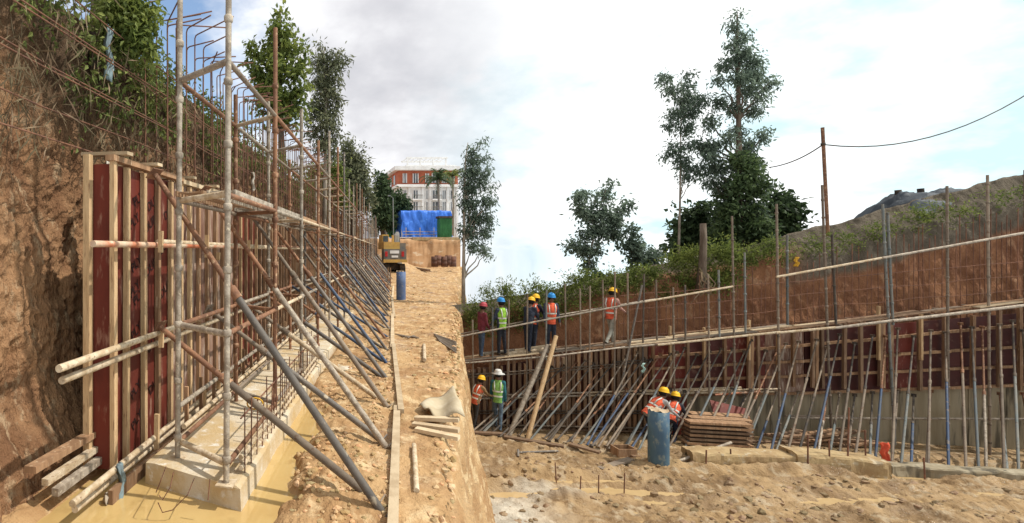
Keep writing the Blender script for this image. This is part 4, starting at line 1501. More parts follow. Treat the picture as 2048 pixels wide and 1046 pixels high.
# plank pile with a cement-stained sheet
M_sheet = mat('stained_sheet', (0.52, 0.45, 0.33), (0.42, 0.34, 0.22), 2.5, .85, .4, 14, c3=(.16, .22, .20), c3at=(.64, .72), rnd=0)
V = []
ctr = [(835, 812), (880, 786), (915, 778), (918, 830), (868, 838), (845, 826)]
nx, ny = 14, 10
A, B, C_, D_ = gat(836, 820, .05), gat(905, 782, .12), gat(930, 834, .16), gat(868, 838, .07)
for i in range(nx):
    for j in range(ny):
        a, b = i / (nx - 1), j / (ny - 1)
        p = A.lerp(B, a).lerp(D_.lerp(C_, a), b)
        V.append(p + Vector((0, 0, .05 + .035 * math.sin(a * 7 + b * 3) + .02 * math.sin(b * 11))))
o = mobj('crumpled_sheet', me_from('sheet', V, [(i * ny + j, i * ny + j + 1, (i + 1) * ny + j + 1, (i + 1) * ny + j) for i in range(nx - 1) for j in range(ny - 1)], M_sheet, True))
o.modifiers.new('thick', 'SOLIDIFY').thickness = .015
tag(o, 'pale cement-stained sheet lying over planks at the yard edge', 'sheet')
for i, (a, b) in enumerate((((830, 836), (918, 850)), ((826, 848), (918, 866)), ((832, 858), (918, 876)))):
    o = bar('plank', gat(a[0], a[1], .06), gat(b[0], b[1], .06) + Vector((0, 0, .03 * (2 - i))), .09, .04, M_woodP)
    tag(o, ['farthest', 'middle', 'nearest'][i] + ' of three pale planks at the yard edge below the stained sheet', 'plank', 'planks at the yard edge')
bs = thing('rebar_bundle', 'small bundle of grey bars lying on the mud at the yard edge', 'rebar', gat(885, 680))
for i in range(8):
    tube('bar', gat(868 + i * 1.5, 668 + i * 2, .08), gat(912, 684 + i * 3, .09), .016, M_steelR, bs, 6)
bs = thing('scrap_bars', 'thin grey bars lying across the mud before the blue pipe', 'rebar', gat(825, 672))
for i in range(6):
    tube('bar', gat(790 + i * 5, 668 + i * 1.5, .07), gat(838 - i * 2, 676 - i, .08), .014, M_steelR, bs, 6)

# ================================================================== LOWER PIT: far wall, its formwork, scaffold, props
NR = Vector((-0.137, -0.9906, 0)).normalized()          # towards the camera
AR = Vector((0.9906, -0.137, 0)).normalized()           # along the wall
RR = Matrix(((AR.x, NR.x, 0), (AR.y, NR.y, 0), (0, 0, 1)))


def vbase(u, z=-3.62, off=0.0):
    return V0 + (EYE - z) * F / ywall(u, off)


FT_U = [900, 940, 1100, 1230, 1300, 1550, 1900, 2080, 2420]
FT_V = [742, 736, 712, 690, 684, 664, 634, 619, 590]


def vtop(u): return float(np.interp(u, FT_U, FT_V))


fr_ = thing('studded_formwork', 'long brown formwork of close vertical studs at the left of the lower pit wall', 'formwork', RW(1120, vbase(1120)))
u = 908.0
while u < 1298:
    a, b = RW(u, vbase(u), -.02), RW(u + 80, vbase(u + 80), -.02)
    za, zb = RW(u, vtop(u) + 4, 0).z, RW(u + 80, vtop(u + 80) + 4, 0).z
    m_ = R.choice([M_plyW, M_plyW, M_plyD])
    MB().add([a, b, Vector((b.x, b.y, zb)), Vector((a.x, a.y, za)), a - NR * .02, b - NR * .02, Vector((b.x, b.y, zb)) - NR * .02, Vector((a.x, a.y, za)) - NR * .02],
             [(0, 1, 2, 3), (7, 6, 5, 4), (0, 3, 7, 4), (1, 5, 6, 2), (3, 2, 6, 7), (0, 4, 5, 1)]).build('panel', m_, fr_)
    u += 81
u = 912.0
while u < 1300:
    v1 = vtop(u) + R.uniform(-8, 8)
    o_ = 0.05 + R.uniform(0, .02)
    bar('stud', RW(u, vbase(u, -3.58), o_), RW(u + R.uniform(-1.5, 1.5), v1, o_), 0.07, 0.09, R.choice([M_woodR, M_woodR, M_woodO]), fr_, up=AR)
    u += R.uniform(9.5, 12.5)


def rline(name, p, q, off, r, m, parent, dbl=0.0, n=8):
    tube(name, RW(p[0], p[1], off), RW(q[0], q[1], off), r, m, parent, n)
    if dbl:
        tube(name, RW(p[0], p[1] + dbl, off), RW(q[0], q[1] + dbl, off), r, m, parent, n)


rline('waler', (905, 793), (1190, 785), .14, .03, M_steel, fr_, 6)
rline('waler', (1180, 785), (1482, 775), .145, .032, M_cream, fr_, 6)
rline('waler', (905, 752), (1240, 728), .13, .022, M_steelR, fr_, 5)
rline('waler', (1230, 724), (1300, 720), .13, .022, M_darkR, fr_, 5)
rline('waler', (905, 822), (1300, 822), .13, .02, M_darkR, fr_, 5)
for dv, m_ in ((848, M_steelR), (855, M_woodR), (862, M_steelR)):
    rline('bottom_rail', (905, dv), (1300, dv + 9), .16, .028, m_, fr_)

# plywood shutter panels above the cast wall
fs_ = thing('shutter_panels', 'dark red plywood shutters with timber rails at the right of the lower pit wall', 'formwork', RW(1650, 785))


def vbot(u): return float(np.interp(u, [1290, 1480, 1600, 1900, 2080, 2420], [792, 790, 788, 778, 772, 760]))


u = 1296.0
i = 0
while u < 2370:
    u2 = u + 78
    a, b = RW(u + .8, vbot(u) if u > 1370 else vbase(u), 0), RW(u2 - .8, vbot(u2) if u > 1370 else vbase(u2), 0)
    c, d = RW(u2 - .8, vtop(u2) + 4, 0), RW(u + .8, vtop(u) + 4, 0)
    o_ = NR * R.uniform(0, .015)
    back_ = NR * -.02
    MB().add([x + o_ for x in (a, b, c, d)] + [x + back_ for x in (a, b, c, d)], [(0, 1, 2, 3), (7, 6, 5, 4), (0, 3, 7, 4), (1, 5, 6, 2), (3, 2, 6, 7), (0, 4, 5, 1)]).build(
        'panel', [M_ply, M_plyD, M_ply, M_plyW, M_plyD, M_plyD, M_ply, M_plyD, M_plyD, M_plyD][i % 10], fs_)
    u = u2
    i += 1
rails = [((1300, 715), (1600, 692), (1900, 664), (2370, 620)), ((1300, 738), (1600, 722), (1900, 702), (2370, 671)), ((1300, 762), (1600, 752), (1900, 738), (2370, 718)), ((1300, 790), (1600, 787), (1900, 775), (2370, 756))]
for rl in rails:
    for p, q in zip(rl[:-1], rl[1:]):
        n_ = 3
        for k in range(n_):
            ua, ub = p[0] + (q[0] - p[0]) * k / n_, p[0] + (q[0] - p[0]) * (k + 1) / n_
            va, vb = p[1] + (q[1] - p[1]) * k / n_, p[1] + (q[1] - p[1]) * (k + 1) / n_
            bar('rail', RW(ua, va + R.uniform(-1, 1), .05), RW(ub, vb + R.uniform(-1, 1), .05), .06, .075, M_woodO, fs_)
for u in (1305, 1340, 1375, 1408, 1450, 1497, 1503, 1517, 1556, 1587, 1625, 1632, 1645, 1688, 1722, 1760, 1766, 1783, 1840, 1889, 1945, 1998, 2040, 2095, 2150, 2205, 2260, 2315, 2365):
    vt = vtop(u) + R.uniform(-16, 2)
    bar('soldier', RW(u, 778 + R.uniform(-6, 4), .125), RW(u + R.uniform(-2, 2), vt, .125), .075, .07, R.choice([M_woodO, M_woodR]), fs_, up=AR)
for (u, vt) in ((1757, 612), (1842, 625), (1340, 652), (1408, 655), (1498, 640), (1556, 668)):
    bar('soldier', RW(u, 720, .2), RW(u, vt, .2), .07, .05, M_woodN, fs_, up=AR)
rline('waler', (1290, 783), (1560, 778), .17, .03, M_cream, fs_, 5)
rline('waler', (1430, 790), (1520, 783), .2, .03, M_orange, fs_)

cw_ = thing('concrete_wall', 'stained beige cast concrete wall below the dark red shutters in the lower pit', 'wall', RW(1700, vbase(1700)))
u = 1372.0
while u < 2375:
    u2 = u + R.choice([76, 80, 84])
    a, b = RW(u + .5, vbase(u), -.04), RW(u2 - .5, vbase(u2), -.04)
    c, d = RW(u2 - .5, vbot(u2) - 3, -.04), RW(u + .5, vbot(u) - 3, -.04)
    o_ = NR * R.uniform(0, .012)
    MB().add([x + o_ for x in (a, b, c, d)] + [x - NR * .25 for x in (a, b, c, d)], [(0, 1, 2, 3), (7, 6, 5, 4), (0, 3, 7, 4), (1, 5, 6, 2), (3, 2, 6, 7), (0, 4, 5, 1)]).build('bay', M_concR, cw_)
    u = u2

# rebar grid standing on the wall before the cut
rg = thing('rebar_mesh', 'thin rusty bar grid standing before the red earth cut', 'rebar', RW(1500, 660, -.25))
u = 945
while u < 2370:
    vb = vtop(u) + 10
    up_ = float(crest_v(u)) + R.uniform(30, 70) + (10 if u > 1560 else 0)
    if u < 1240:
        up_ = vb - R.uniform(20, 60)
    tube('vertical_bar', RW(u, vb, -.25), RW(u + R.uniform(-2, 2), min(up_, vb - 15), -.25), .010, M_rebar, rg, 5)
    u += R.uniform(9, 15)
for k, dv in enumerate((16, 42, 70, 98)):
    u = 1240
    while u < 2300:
        ln = R.uniform(150, 240)
        f_ = lambda x: vtop(x) - dv + R.uniform(-2, 2)
        MB().tube([RW(x, f_(x), -.23) for x in np.linspace(u, u + ln, 5)], .010, 5).build('horizontal_bar', M_rebar, rg)
        u += ln - 8

# scaffold of the lower pit
sc2 = thing('pole_scaffold', 'long scaffold of tubes and walkway along the lower pit wall', 'scaffold', RW(1300, 860, .8))
PO = .75
posts = [(945, 640, 947, 862, 0), (985, 615, 985, 860, 2), (1018, 600, 1014, 862, 0), (1055, 588, 1052, 864, 1), (1093, 580, 1092, 720, 2), (1130, 568, 1134, 866, 0), (1160, 577, 1161, 700, 1), (1180, 572, 1178, 868, 0),
         (1205, 560, 1208, 700, 0), (1230, 543, 1228, 872, 1), (1255, 546, 1256, 690, 0), (1288, 548, 1285, 745, 3), (1312, 560, 1314, 680, 0), (1346, 575, 1350, 880, 0), (1370, 570, 1371, 680, 3), (1416, 548, 1419, 800, 1), (1437, 540, 1439, 676, 2),
         (1464, 432, 1470, 800, 0), (1489, 505, 1491, 665, 2), (1553, 408, 1560, 890, 0), (1574, 470, 1575, 650, 2), (1644, 370, 1664, 905, 1), (1664, 470, 1672, 650, 3), (1765, 408, 1790, 890, 2), (1775, 425, 1786, 650, 2), (1894, 372, 1897, 928, 0),
         (1975, 350, 1980, 930, 1), (2050, 340, 2052, 930, 0), (2140, 330, 2143, 935, 2), (2230, 310, 2232, 940, 0), (2320, 290, 2322, 945, 1)]
pm_ = [M_steelR, M_steelR, M_greyR, M_darkR]
for (u0, v0, u1, v1, c) in posts:
    po = tube('post', RW(u1, v1, PO), RW(u0, v0, PO), .024 if u1 < 1500 else .027, pm_[c], sc2, 8)
    if u0 > 1330:
        p, q = RW(u1, v1, PO), RW(u0, v0, PO)
        z = p.z + .6
        while z < q.z - .2:
            f_ = (z - p.z) / (q.z - p.z)
            key = 'R' + pm_[c].name
            if key not in cup_me:
                cup_me[key] = me_from('cup', cup.v, cup.f, pm_[c], True)
            put(bpy.data.objects.new('cup', cup_me[key]), Matrix.Translation(p.lerp(q, f_)), po)
            z += .5
tube('diagonal_brace', RW(1236, 800, PO + .05), RW(1284, 570, PO + .05), .028, M_steelD, sc2, 8)
for (p, q, off, r, m_) in (((905, 676), (1090, 640), .8, .026, M_steel), ((1080, 642), (1290, 603), .82, .026, M_steel), ((1280, 605), (1466, 573), .8, .028, M_cream), ((905, 671), (1110, 631), .45, .022, M_steelR), ((1100, 633), (1312, 598), .45, .022, M_steel),
                           ((1553, 554), (1775, 514), .8, .032, M_cream), ((1765, 516), (2370, 409), .82, .034, M_steel),
                           ((905, 728), (1100, 713), .8, .026, M_steel), ((1090, 714), (1250, 694), .82, .024, M_steel), ((1240, 696), (1440, 677), .8, .028, M_steel), ((1315, 690), (1560, 664), .84, .032, M_cream), ((1552, 666), (1670, 655), .86, .036, M_cream),
                           ((1662, 657), (1795, 640), .84, .040, M_steel), ((1785, 642), (2370, 573), .86, .042, M_steel), ((1570, 832), (1700, 833), .5, .032, M_steelR), ((1580, 836), (2370, 840), .52, .034, M_steel),
                           ((1340, 668), (1500, 652), .3, .02, M_woodO)):
    tube('ledger', RW(p[0], p[1], off), RW(q[0], q[1], off), r, m_, sc2, 8)
# walkway boards
u = 905.0
while u < 2300:
    for q in range(3):
        dv = 728 + (u - 905) * (664 - 728) / (1560 - 905) if u < 1560 else 664 + (u - 1560) * (606 - 664) / 515
        u2 = u + R.uniform(70, 110)
        dv2 = 728 + (u2 - 905) * (664 - 728) / (1560 - 905) if u2 < 1560 else 664 + (u2 - 1560) * (606 - 664) / 515
        a, b = RW(u, dv, .8), RW(u2, dv2, .8)
        sh_ = NR * -(.12 + .2 * q + R.uniform(-.03, .03)) + Vector((0, 0, .045))
        if u < 1560 or q < 2:
            bar('walkway_board', a + sh_, b + sh_ + Vector((0, 0, R.uniform(0, .03))), .18, .03, R.choice([M_woodO, M_woodR, M_woodP, M_steelR]), sc2)
    u += 88
for u in range(940, 2340, 62):
    dv = 728 + (u - 905) * (664 - 728) / (1560 - 905) if u < 1560 else 664 + (u - 1560) * (606 - 664) / 515
    a = RW(u, dv, .83)
    tube('putlog', a + Vector((0, 0, -.01)), a - NR * .78 + Vector((0, 0, -.01)), .022, M_steelR, sc2, 6)

# pipes lying on the walkway
GPp = 'pipes lying on the pit walkway'
for i, (p, q, r) in enumerate((((1012, 709), (1092, 698), .075), ((1030, 702), (1112, 690), .06), ((962, 708), (1035, 700), .05))):
    o = tube('walkway_pipe', RW(p[0], p[1], .5 - .12 * i), RW(q[0], q[1], .5 - .12 * i), r, [M_cream, M_woodP, M_steel][i])
    tag(o, ['thick cream pipe lying on the walkway at the feet of the green-vested worker', 'thinner pale pipe lying on the walkway under the orange-vested worker', 'grey pipe lying on the walkway at its left end'][i], 'pipe', GPp)
# two long poles leaning on the walkway
for i, (f_, h_, m_) in enumerate((((1018, 871), (1096, 690), M_steel), ((1055, 879), (1112, 672), M_woodN))):
    o = tube('leaning_pole', gat(f_[0], f_[1], ZR), RW(h_[0], h_[1], .9), .065 if i == 0 else .06, m_)
    tag(o, ['grey', 'yellowish timber'][i] + ' pole leaning up to the pit walkway right of the white-hatted worker', 'pole', 'poles leaning on the pit walkway')

# raking props of the lower wall
GP2 = 'raking props along the lower pit wall'
SHU, SHV = [900, 1100, 1400, 1560, 1650, 1750, 1850, 1950, 2080, 2380], [-125, -120, -100, -68, -46, -26, -8, 10, 26, 60]
FU, FV = [850, 940, 1060, 1160, 1240, 1460, 1640, 1840, 2060, 2400], [860, 864, 879, 890, 902, 898, 920, 934, 948, 968]
cnt = 0
u = 962.0
nn = [0, 0]
lab2 = 'brown or blue-grey steel raking prop among the dense props on the lower pit wall'
while u < 2350:
    for lo in (0, 1):
        if lo and R.random() < 0.25:
            continue
        sh_ = float(np.interp(u, SHU, SHV)) * (1.08 if not lo else .75) + R.uniform(-22, 22) * (1 if u < 1600 else .6)
        uf = u + sh_ + (6 if lo else 0)
        if uf < 925:
            continue
        vf = float(np.interp(uf, FU, FV)) + R.uniform(-5, 4)
        vh = (vtop(u) + R.uniform(12, 40)) if not lo else 783 + R.uniform(-6, 8)
        mlo = R.choice([M_blueG, M_greyR, M_steelR, M_greyR, M_steelR, M_steel, M_darkR, M_blue, M_steelR] if u > 1300 else [M_steelR, M_darkR, M_greyR, M_darkR, M_steelR, M_darkR, M_greyR, M_blue])
        nn[lo] += 1
        lb = '%s raking prop on the lower pit wall, %s %s prop from the left' % (CN[mlo.name], ordn(nn[lo]), 'short' if lo else 'long')
        prop(gat(uf, vf, ZR + .02), RW(u, vh, .22), .025, mlo, R.choice([M_steelR, M_darkR, M_rust, M_darkR]), lb, GP2, split=R.uniform(.5, .65), parts=True)
        cnt += 1
    u += R.uniform(18, 38) if u > 1500 else R.uniform(11, 26)
o = tube('loose_tube', gat(1340, 928, ZR + .05), gat(1462, 905, ZR + .1) + Vector((0, 0, .25)), .035, M_steel)
tag(o, 'grey tube lying askew from the blue pipe towards the plank stack', 'tube')
o = tube('loose_tube', gat(1400, 911, ZR + .06), gat(1450, 907, ZR + .1), .05, M_cream)
tag(o, 'thick pale tube lying flat below the plank stack', 'tube')
# sole boards
for i, (p, q) in enumerate((((1008, 873), (1128, 893)), ((1140, 888), (1200, 905)), ((1515, 923), (1590, 934)), ((1200, 938), (1262, 918)), ((930, 864), (1010, 868)), ((1262, 912), (1400, 908)))):
    o = bar('sole_board', gat(p[0], p[1], ZR + .06), gat(q[0], q[1], ZR + .06), .16, .05, M_woodR if i != 3 else M_steelR)
    tag(o, ['dark sole board under the leaning poles', 'short board left of the timber box', 'board jutting out left of the tan concrete block', 'dark board lying on the mud below the timber box', 'sole board at the left end behind the white-hatted worker', 'long low board behind the upright pipe'][i], 'board', 'boards under the pit props')
# stacked planks
st = thing('plank_stack', 'low stack of planks before the pit wall, right of the crouching worker', 'planks', gat(1435, 889, ZR - .05))
for k in range(6):
    v = 886 - k * 8.2
    for q in range(3):
        yb = 13.15 + q * .32
        a = at(1374 + R.uniform(-4, 4) + k * 1.5, 0, yb)
        b = at(1492 + R.uniform(-5, 4) - k, 0, yb)
        z = EYE + (V0 - v) * 13.15 / F
        bar('plank', Vector((a.x, a.y + .1, z)), Vector((b.x, b.y - .15, z + R.uniform(-.01, .01))), .28, .055, R.choice([M_woodR, M_woodO, M_woodO]), st)
bar('shutter_board', at(1425, 820, 14.0), at(1500, 838, 13.9), .6, .02, M_ply, st, roll=.9)
# heap of dark off-cuts
oc = thing('offcut_heap', 'dark heap of timber off-cuts below the low rail of the concrete wall', 'timber', gat(1610, 885, -3.4))
for k in range(34):
    c = at(R.uniform(1560, 1720), 0, R.uniform(13.4, 14.2))
    z = -3.35 + R.uniform(0, .35)
    a = R.uniform(-.4, .4)
    l_ = R.uniform(.25, .6)
    bar('offcut', Vector((c.x - l_ * math.cos(a), c.y - l_ * math.sin(a), z)), Vector((c.x + l_ * math.cos(a), c.y + l_ * math.sin(a), z + R.uniform(-.1, .1))), .1, .05, R.choice([M_woodR, M_woodO, M_woodR]), oc)

# rough concrete blocks


def rough_block(label, u0, u1, v0a, v0b, v1a, v1b, depth, m, seed, name='concrete_block'):
    n, q = 40, 12
    P = []
    A, B = gat(u0, v1a, ZR - .08), gat(u1, v1b, ZR - .08)
    za, zb = EYE + (V0 - v0a) * A.y / F, EYE + (V0 - v0b) * B.y / F
    prof = [(0, 0), (0, .25), (0, .5), (0, .75), (.01, .93), (.05, 1.0), (.3, 1.01), (.6, 1.0), (.95, 1.0), (1, .9), (1, 0)]
    G = np.zeros((n, len(prof), 3))
    for i in range(n):
        f = i / (n - 1)
        b = A.lerp(B, f)
        zt = za + (zb - za) * f
        for j, (dy, fz) in enumerate(prof):
            nz = .04 * float(fbm(np.array(f * 14.), np.array(fz * 4 + dy * 3), 3, seed))
            G[i, j] = (b.x + .1 * dy, b.y + dy * depth + nz, ZR - .3 + (zt + .04 * float(fbm(np.array(f * 9.), np.array(dy * 2.), 3, seed + 4)) - ZR + .3) * fz)
    me = grid_mesh(name, G, m, smooth=False)
    bmm = bmesh.new()
    bmm.from_mesh(me)
    bmesh.ops.holes_fill(bmm, edges=[e for e in bmm.edges if e.is_boundary], sides=0)
    bmm.to_mesh(me)
    bmm.free()
    o = mobj(name, me)
    return tag(o, label, 'block', 'rough concrete blocks on the pit floor')


rough_block('low mud-stained concrete block with leaning bars, left of the tall tan block', 1386, 1592, 906, 914, 938, 944, .5, M_concB, 201)
rough_block('tan concrete block standing tallest on the pit floor before the props', 1596, 1784, 908, 926, 946, 958, .55, M_concB, 202)
rough_block('grey concrete beam at the right of the pit floor', 1786, 2120, 932, 953, 952, 975, .35, M_concR, 203, 'concrete_beam')['category'] = 'beam'
GK = 'thin rusty stakes standing in the pit mud'
stk = [(1113, 970, 925), (1160, 988, 952), (1197, 992, 950), (1248, 996, 946), (1412, 945, 900), (1463, 940, 898), (1440, 938, 905), (1616, 950, 870), (1660, 950, 880), (1695, 948, 815), (1732, 945, 860), (1850, 962, 915), (1488, 930, 905)]
for i, (u, vb, vt) in enumerate(stk):
    b = gat(u, vb, ZR - .1)
    o = tube('stake', b, b + Vector((R.uniform(-.04, .04), 0, (vb - vt) * b.y / F)), .012 if i < 4 else .016, M_rebar, None, 6)
    tag(o, ['leftmost of four thin stakes by the puddle', 'second of four thin stakes by the puddle', 'third of four thin stakes by the puddle', 'rightmost of four thin stakes by the puddle', 'bent bar at the left end of the low concrete block', 'bar at the middle of the low concrete block',
                'short bar between the others at the low concrete block', 'bar at the left end of the tall tan block', 'second bar from the left on the tan block', 'tallest bar on the tan block', 'rightmost bar on the tan block', 'bar before the grey concrete beam', 'short bar right of the low block middle'][i], 'stake', GK)
bx_ = thing('timber_box', 'small open timber box on the pit floor left of the upright pipe', 'box', gat(1247, 912, ZR))
c = gat(1247, 911, ZR)
for (dx, dy, sx, sy) in ((-.22, 0, .03, .3), (.22, 0, .03, .3), (0, -.15, .47, .025), (0, .15, .47, .025)):
    box('side', c + Vector((dx, dy, .12)), (sx, sy, .2), M_woodO, bx_)
tb_ = thing('tee_tube', 'dark tube with a cross end lying on the mud at the pit left', 'tube', gat(1036, 910, ZR))
tube('shaft', gat(1036, 905, ZR + .06), gat(1116, 902, ZR + .06), .025, M_steelD, tb_)
tube('cross_end', gat(1036, 905, ZR + .06) + Vector((0, 0, .07)), gat(1036, 913, ZR + .02), .03, M_steelD, tb_)
drum('blue grey upright pipe standing in the pit mud, capped with dirt', gat(1317, 931, ZR), .215, 1.34, M_drumR, 9)
# orange and blue cloth bundle hung on a prop
M_orgc = mat('orange_cloth', (0.62, 0.10, 0.045), (0.5, 0.07, 0.035), 5, .8, .3, 20, rnd=.05)
rag('orange vest hung on a prop above the tan concrete block', gat(1768, 930, ZR) + Vector((0, 0, .55)), .22, .50, M_orgc, 6, NR, 'hung_vest', 'vest')
rag('yellow rag caught on the bank below the grass', RW(1592, 514, -.25), .14, .28, M_yellow, 7, NR, 'yellow_rag')
rag('small white and green cloth tied to a post left of the upright pipe', RW(1286, 726, .85), .09, .28, mat('mint_cloth', (.45, .62, .55), None, 5, .8, 0, rnd=0), 8, NR, 'tied_cloth', 'cloth')

# crest things ---------------------------------------------------------------
pole = thing('timber_pole', 'tall thin pole on the pit crest carrying an overhead cable', 'pole', RW(1656, 470, -1.2))
tube('shaft', RW(1656, 472, -1.2), RW(1645, 255, -1.2), .045, M_rust, pole)
tube('insulator', RW(1646.5, 291, -1.2), RW(1646, 286, -1.2), .06, M_black, pole)
cab = []
for (p, q, sag) in (((1538, 335), (1646, 289), 8), ((1646, 289), (2075, 175), 42)):
    for k in range(13):
        f = k / 12
        cab.append(at(p[0] + (q[0] - p[0]) * f, p[1] + (q[1] - p[1]) * f + sag * 4 * f * (1 - f), ywall(1646, -1.2) + (2.2 * (1 - f) if p[0] < 1600 else 0)))
o = MB().tube(cab, .018, 6).build('overhead_cable', M_black)
tag(o, 'dark cable sagging from the tall tree over the thin pole to the right', 'cable')
M_gtarp = mat('grey_tarp', (0.055, 0.065, 0.075), (0.035, 0.042, 0.052), 1.5, .6, .5, 6, c3=(.10, .11, .115), rnd=0)
yt = ywall(1840, -2.2)
G = np.zeros((50, 26, 3))
for i in range(50):
    u = 1768 + 300 * i / 49
    vt = float(np.interp(u, [1768, 1782, 1800, 1825, 1850, 1865, 1895, 1930, 1960, 2068], [428, 405, 389, 386, 392, 389, 378, 384, 392, 400]))
    for j in range(26):
        f = j / 25
        p = at(u, vt, yt)
        gz = float(EYE + (V0 - crest_v(u) - 6) * yt / F) - .1
        hh = max(.02, p.z - gz) * math.sin(math.pi * min(1, f * 1.0)) ** .55
        G[i, j] = (p.x + .1 * math.sin(j), yt - .9 + 1.8 * f, gz + hh * (1 + .12 * math.sin(i * 1.1 + j * .7) * math.sin(math.pi * f)) + .05 * math.sin(i * .7 + j * 1.3))
o = mobj('tarp_covered_heap', grid_mesh('gtarp', G, M_gtarp))
tag(o, 'dark grey tarpaulin over a heap on the crest at the right', 'tarpaulin')
o = tube('crest_stub', RW(1797, 395, -2.2), RW(1796, 380, -2.2), .08, M_black)
tag(o, 'small dark stub left on top of the grey tarpaulin heap', 'stub', 'stubs on the tarpaulin heap')
o = tube('crest_stub', RW(1842, 390, -2.2), RW(1841, 377, -2.2), .08, M_black)
tag(o, 'small dark stub in the middle of the grey tarpaulin heap', 'stub', 'stubs on the tarpaulin heap')
ts = thing('broken_tree', 'thick bare brown broken tree trunk before the dark shrubs on the pit crest', 'tree', RW(1405, 575, -.6))
MB().tube([RW(1402, 580, -.5), RW(1405, 530, -.5), RW(1407, 480, -.5), RW(1406, 447, -.5)], [.15, .10, .09, .08], 10).build('trunk', M_bark, ts, True)
mb = MB()
for k in range(8):
    p = RW(1402 + R.uniform(-10, 10), 550 + R.uniform(-15, 15), -.45)
    mb.tube([p, p + Vector((R.uniform(-.3, .3), -.1, -.35)), p + Vector((R.uniform(-.5, .5), -.12, -.7))], [.03, .02, .008], 5)
mb.build('roots', M_dry, ts)

GT2 = 'trees on the crest of the lower pit'
tree('tall feathery dark tree with pointed top, tallest on the pit crest', None, 19.0, [(1478, 560), (1478, 500), (1479, 420), (1478, 330), (1477, 240), (1476, 150), (1475, 90), (1474, 30)],
     [(1475, 26, 6, 9), (1472, 48, 10, 14), (1482, 75, 13), (1464, 88, 11), (1476, 112, 18, 16), (1456, 128, 14, 18), (1500, 128, 14), (1520, 146, 16, 15), (1536, 165, 12, 12), (1440, 158, 9, 12), (1470, 158, 17), (1500, 180, 18, 18), (1525, 190, 10), (1445, 200, 11, 20),
      (1475, 215, 12, 20), (1505, 218, 14, 16), (1425, 242, 11, 17), (1480, 260, 11, 20), (1450, 280, 15, 17), (1502, 292, 17, 16), (1532, 272, 10, 13), (1430, 292, 13, 20), (1416, 312, 10), (1440, 332, 20), (1480, 330, 20), (1515, 330, 16), (1460, 370, 24, 20), (1500, 370, 18), (1430, 362, 12), (1470, 420, 24, 20),
      (1505, 420, 15), (1470, 470, 24, 20), (1500, 475, 18), (1450, 450, 10)],
     12500, .17, .055, M_leafD, .15, .7, 301, M_bark, GT2, 8, spread=.85)
tree('slim sparse tree with bare lower trunk left of the tallest crest tree', None, 19.5, [(1357, 560), (1358, 480), (1360, 400), (1361, 320), (1362, 240), (1363, 155)],
     [(1334, 155, 8, 12), (1344, 180, 9), (1380, 150, 7, 14), (1372, 175, 9), (1365, 200, 13, 14), (1395, 202, 10, 8), (1355, 226, 14, 12), (1380, 226, 11), (1345, 250, 9), (1370, 256, 13, 12), (1402, 212, 6), (1345, 300, 11, 11), (1334, 312, 6), (1375, 290, 9), (1397, 290, 11, 12), (1360, 326, 13, 12), (1381, 335, 9), (1401, 342, 9), (1370, 355, 8, 8)],
     4000, .17, .055, M_leafD, .05, .7, 302, M_barkP, GT2, 8, spread=.85)
tree('small leaning many-stemmed tree alone on the left of the pit crest', None, 19.0, [(1172, 590), (1174, 560), (1180, 510), (1190, 460), (1202, 410), (1214, 372)],
     [(1155, 397, 8, 12), (1170, 390, 8), (1190, 402, 7, 13), (1214, 388, 8, 15), (1223, 370, 4, 9), (1160, 422, 11), (1180, 430, 14), (1205, 426, 11, 14), (1226, 440, 13), (1246, 420, 8, 7), (1263, 408, 6, 5), (1250, 400, 3), (1195, 460, 17), (1225, 465, 14, 12), (1170, 470, 9), (1147, 490, 8), (1134, 496, 5), (1170, 500, 14, 11), (1195, 500, 9), (1180, 526, 9, 11), (1240, 470, 7)],
     4600, .16, .08, M_leafD, .05, .4, 303, M_barkP, GT2, 7, spread=.8)
tree('little crooked tree right of the small leaning tree on the pit crest', None, 18.6, [(1276, 570), (1276, 545), (1274, 515), (1268, 480)],
     [(1262, 462, 5), (1270, 488, 7, 10), (1276, 512, 7, 14), (1250, 490, 6), (1300, 520, 12, 11), (1311, 506, 6), (1276, 536, 8)], 1500, .18, .09, M_leafD, .05, .4, 304, M_bark, GT2, 8)
tree('dark dense shrub behind the broken trunk on the pit crest', None, 20.5, [(1390, 560), (1390, 500), (1392, 440)],
     [(1391, 432, 15), (1405, 420, 9), (1370, 456, 16), (1395, 465, 20), (1356, 487, 13), (1422, 460, 14), (1380, 496, 18), (1345, 502, 9), (1412, 495, 16)], 3400, .26, .14, M_leafC, .10, .3, 305, M_bark, GT2, 8)
tree('dark dense shrub right of the tallest tree on the pit crest', None, 20.5, [(1552, 520), (1552, 470), (1552, 410)],
     [(1550, 395, 15), (1576, 415, 14, 13), (1540, 420, 18), (1560, 446, 19), (1586, 440, 9), (1535, 462, 18), (1566, 470, 16), (1520, 482, 18), (1590, 462, 7)], 3600, .26, .14, M_leafC, .10, .3, 306, M_bark, GT2, 8)
tree('tall pale feathery tree at the left end of the pit crest', None, 18.5, [(927, 628), (927, 560), (928, 480), (929, 400), (931, 320), (936, 285)],
     [(944, 300, 5, 9), (965, 286, 3, 8), (950, 320, 10, 12), (972, 316, 5), (943, 345, 12), (968, 345, 7, 10), (938, 375, 11, 14), (960, 370, 9), (985, 376, 4, 9), (943, 405, 11, 14), (970, 402, 9), (985, 400, 5, 9), (950, 435, 14), (975, 435, 9, 10), (943, 465, 12), (970, 465, 10, 9), (985, 450, 4), (943, 492, 9), (964, 495, 9), (975, 506, 4),
      (929, 350, 6, 12), (928, 405, 6, 14), (929, 460, 6, 14)],
     5000, .16, .05, M_leafD, .08, .7, 307, M_barkP, GT2, 8, spread=.85)
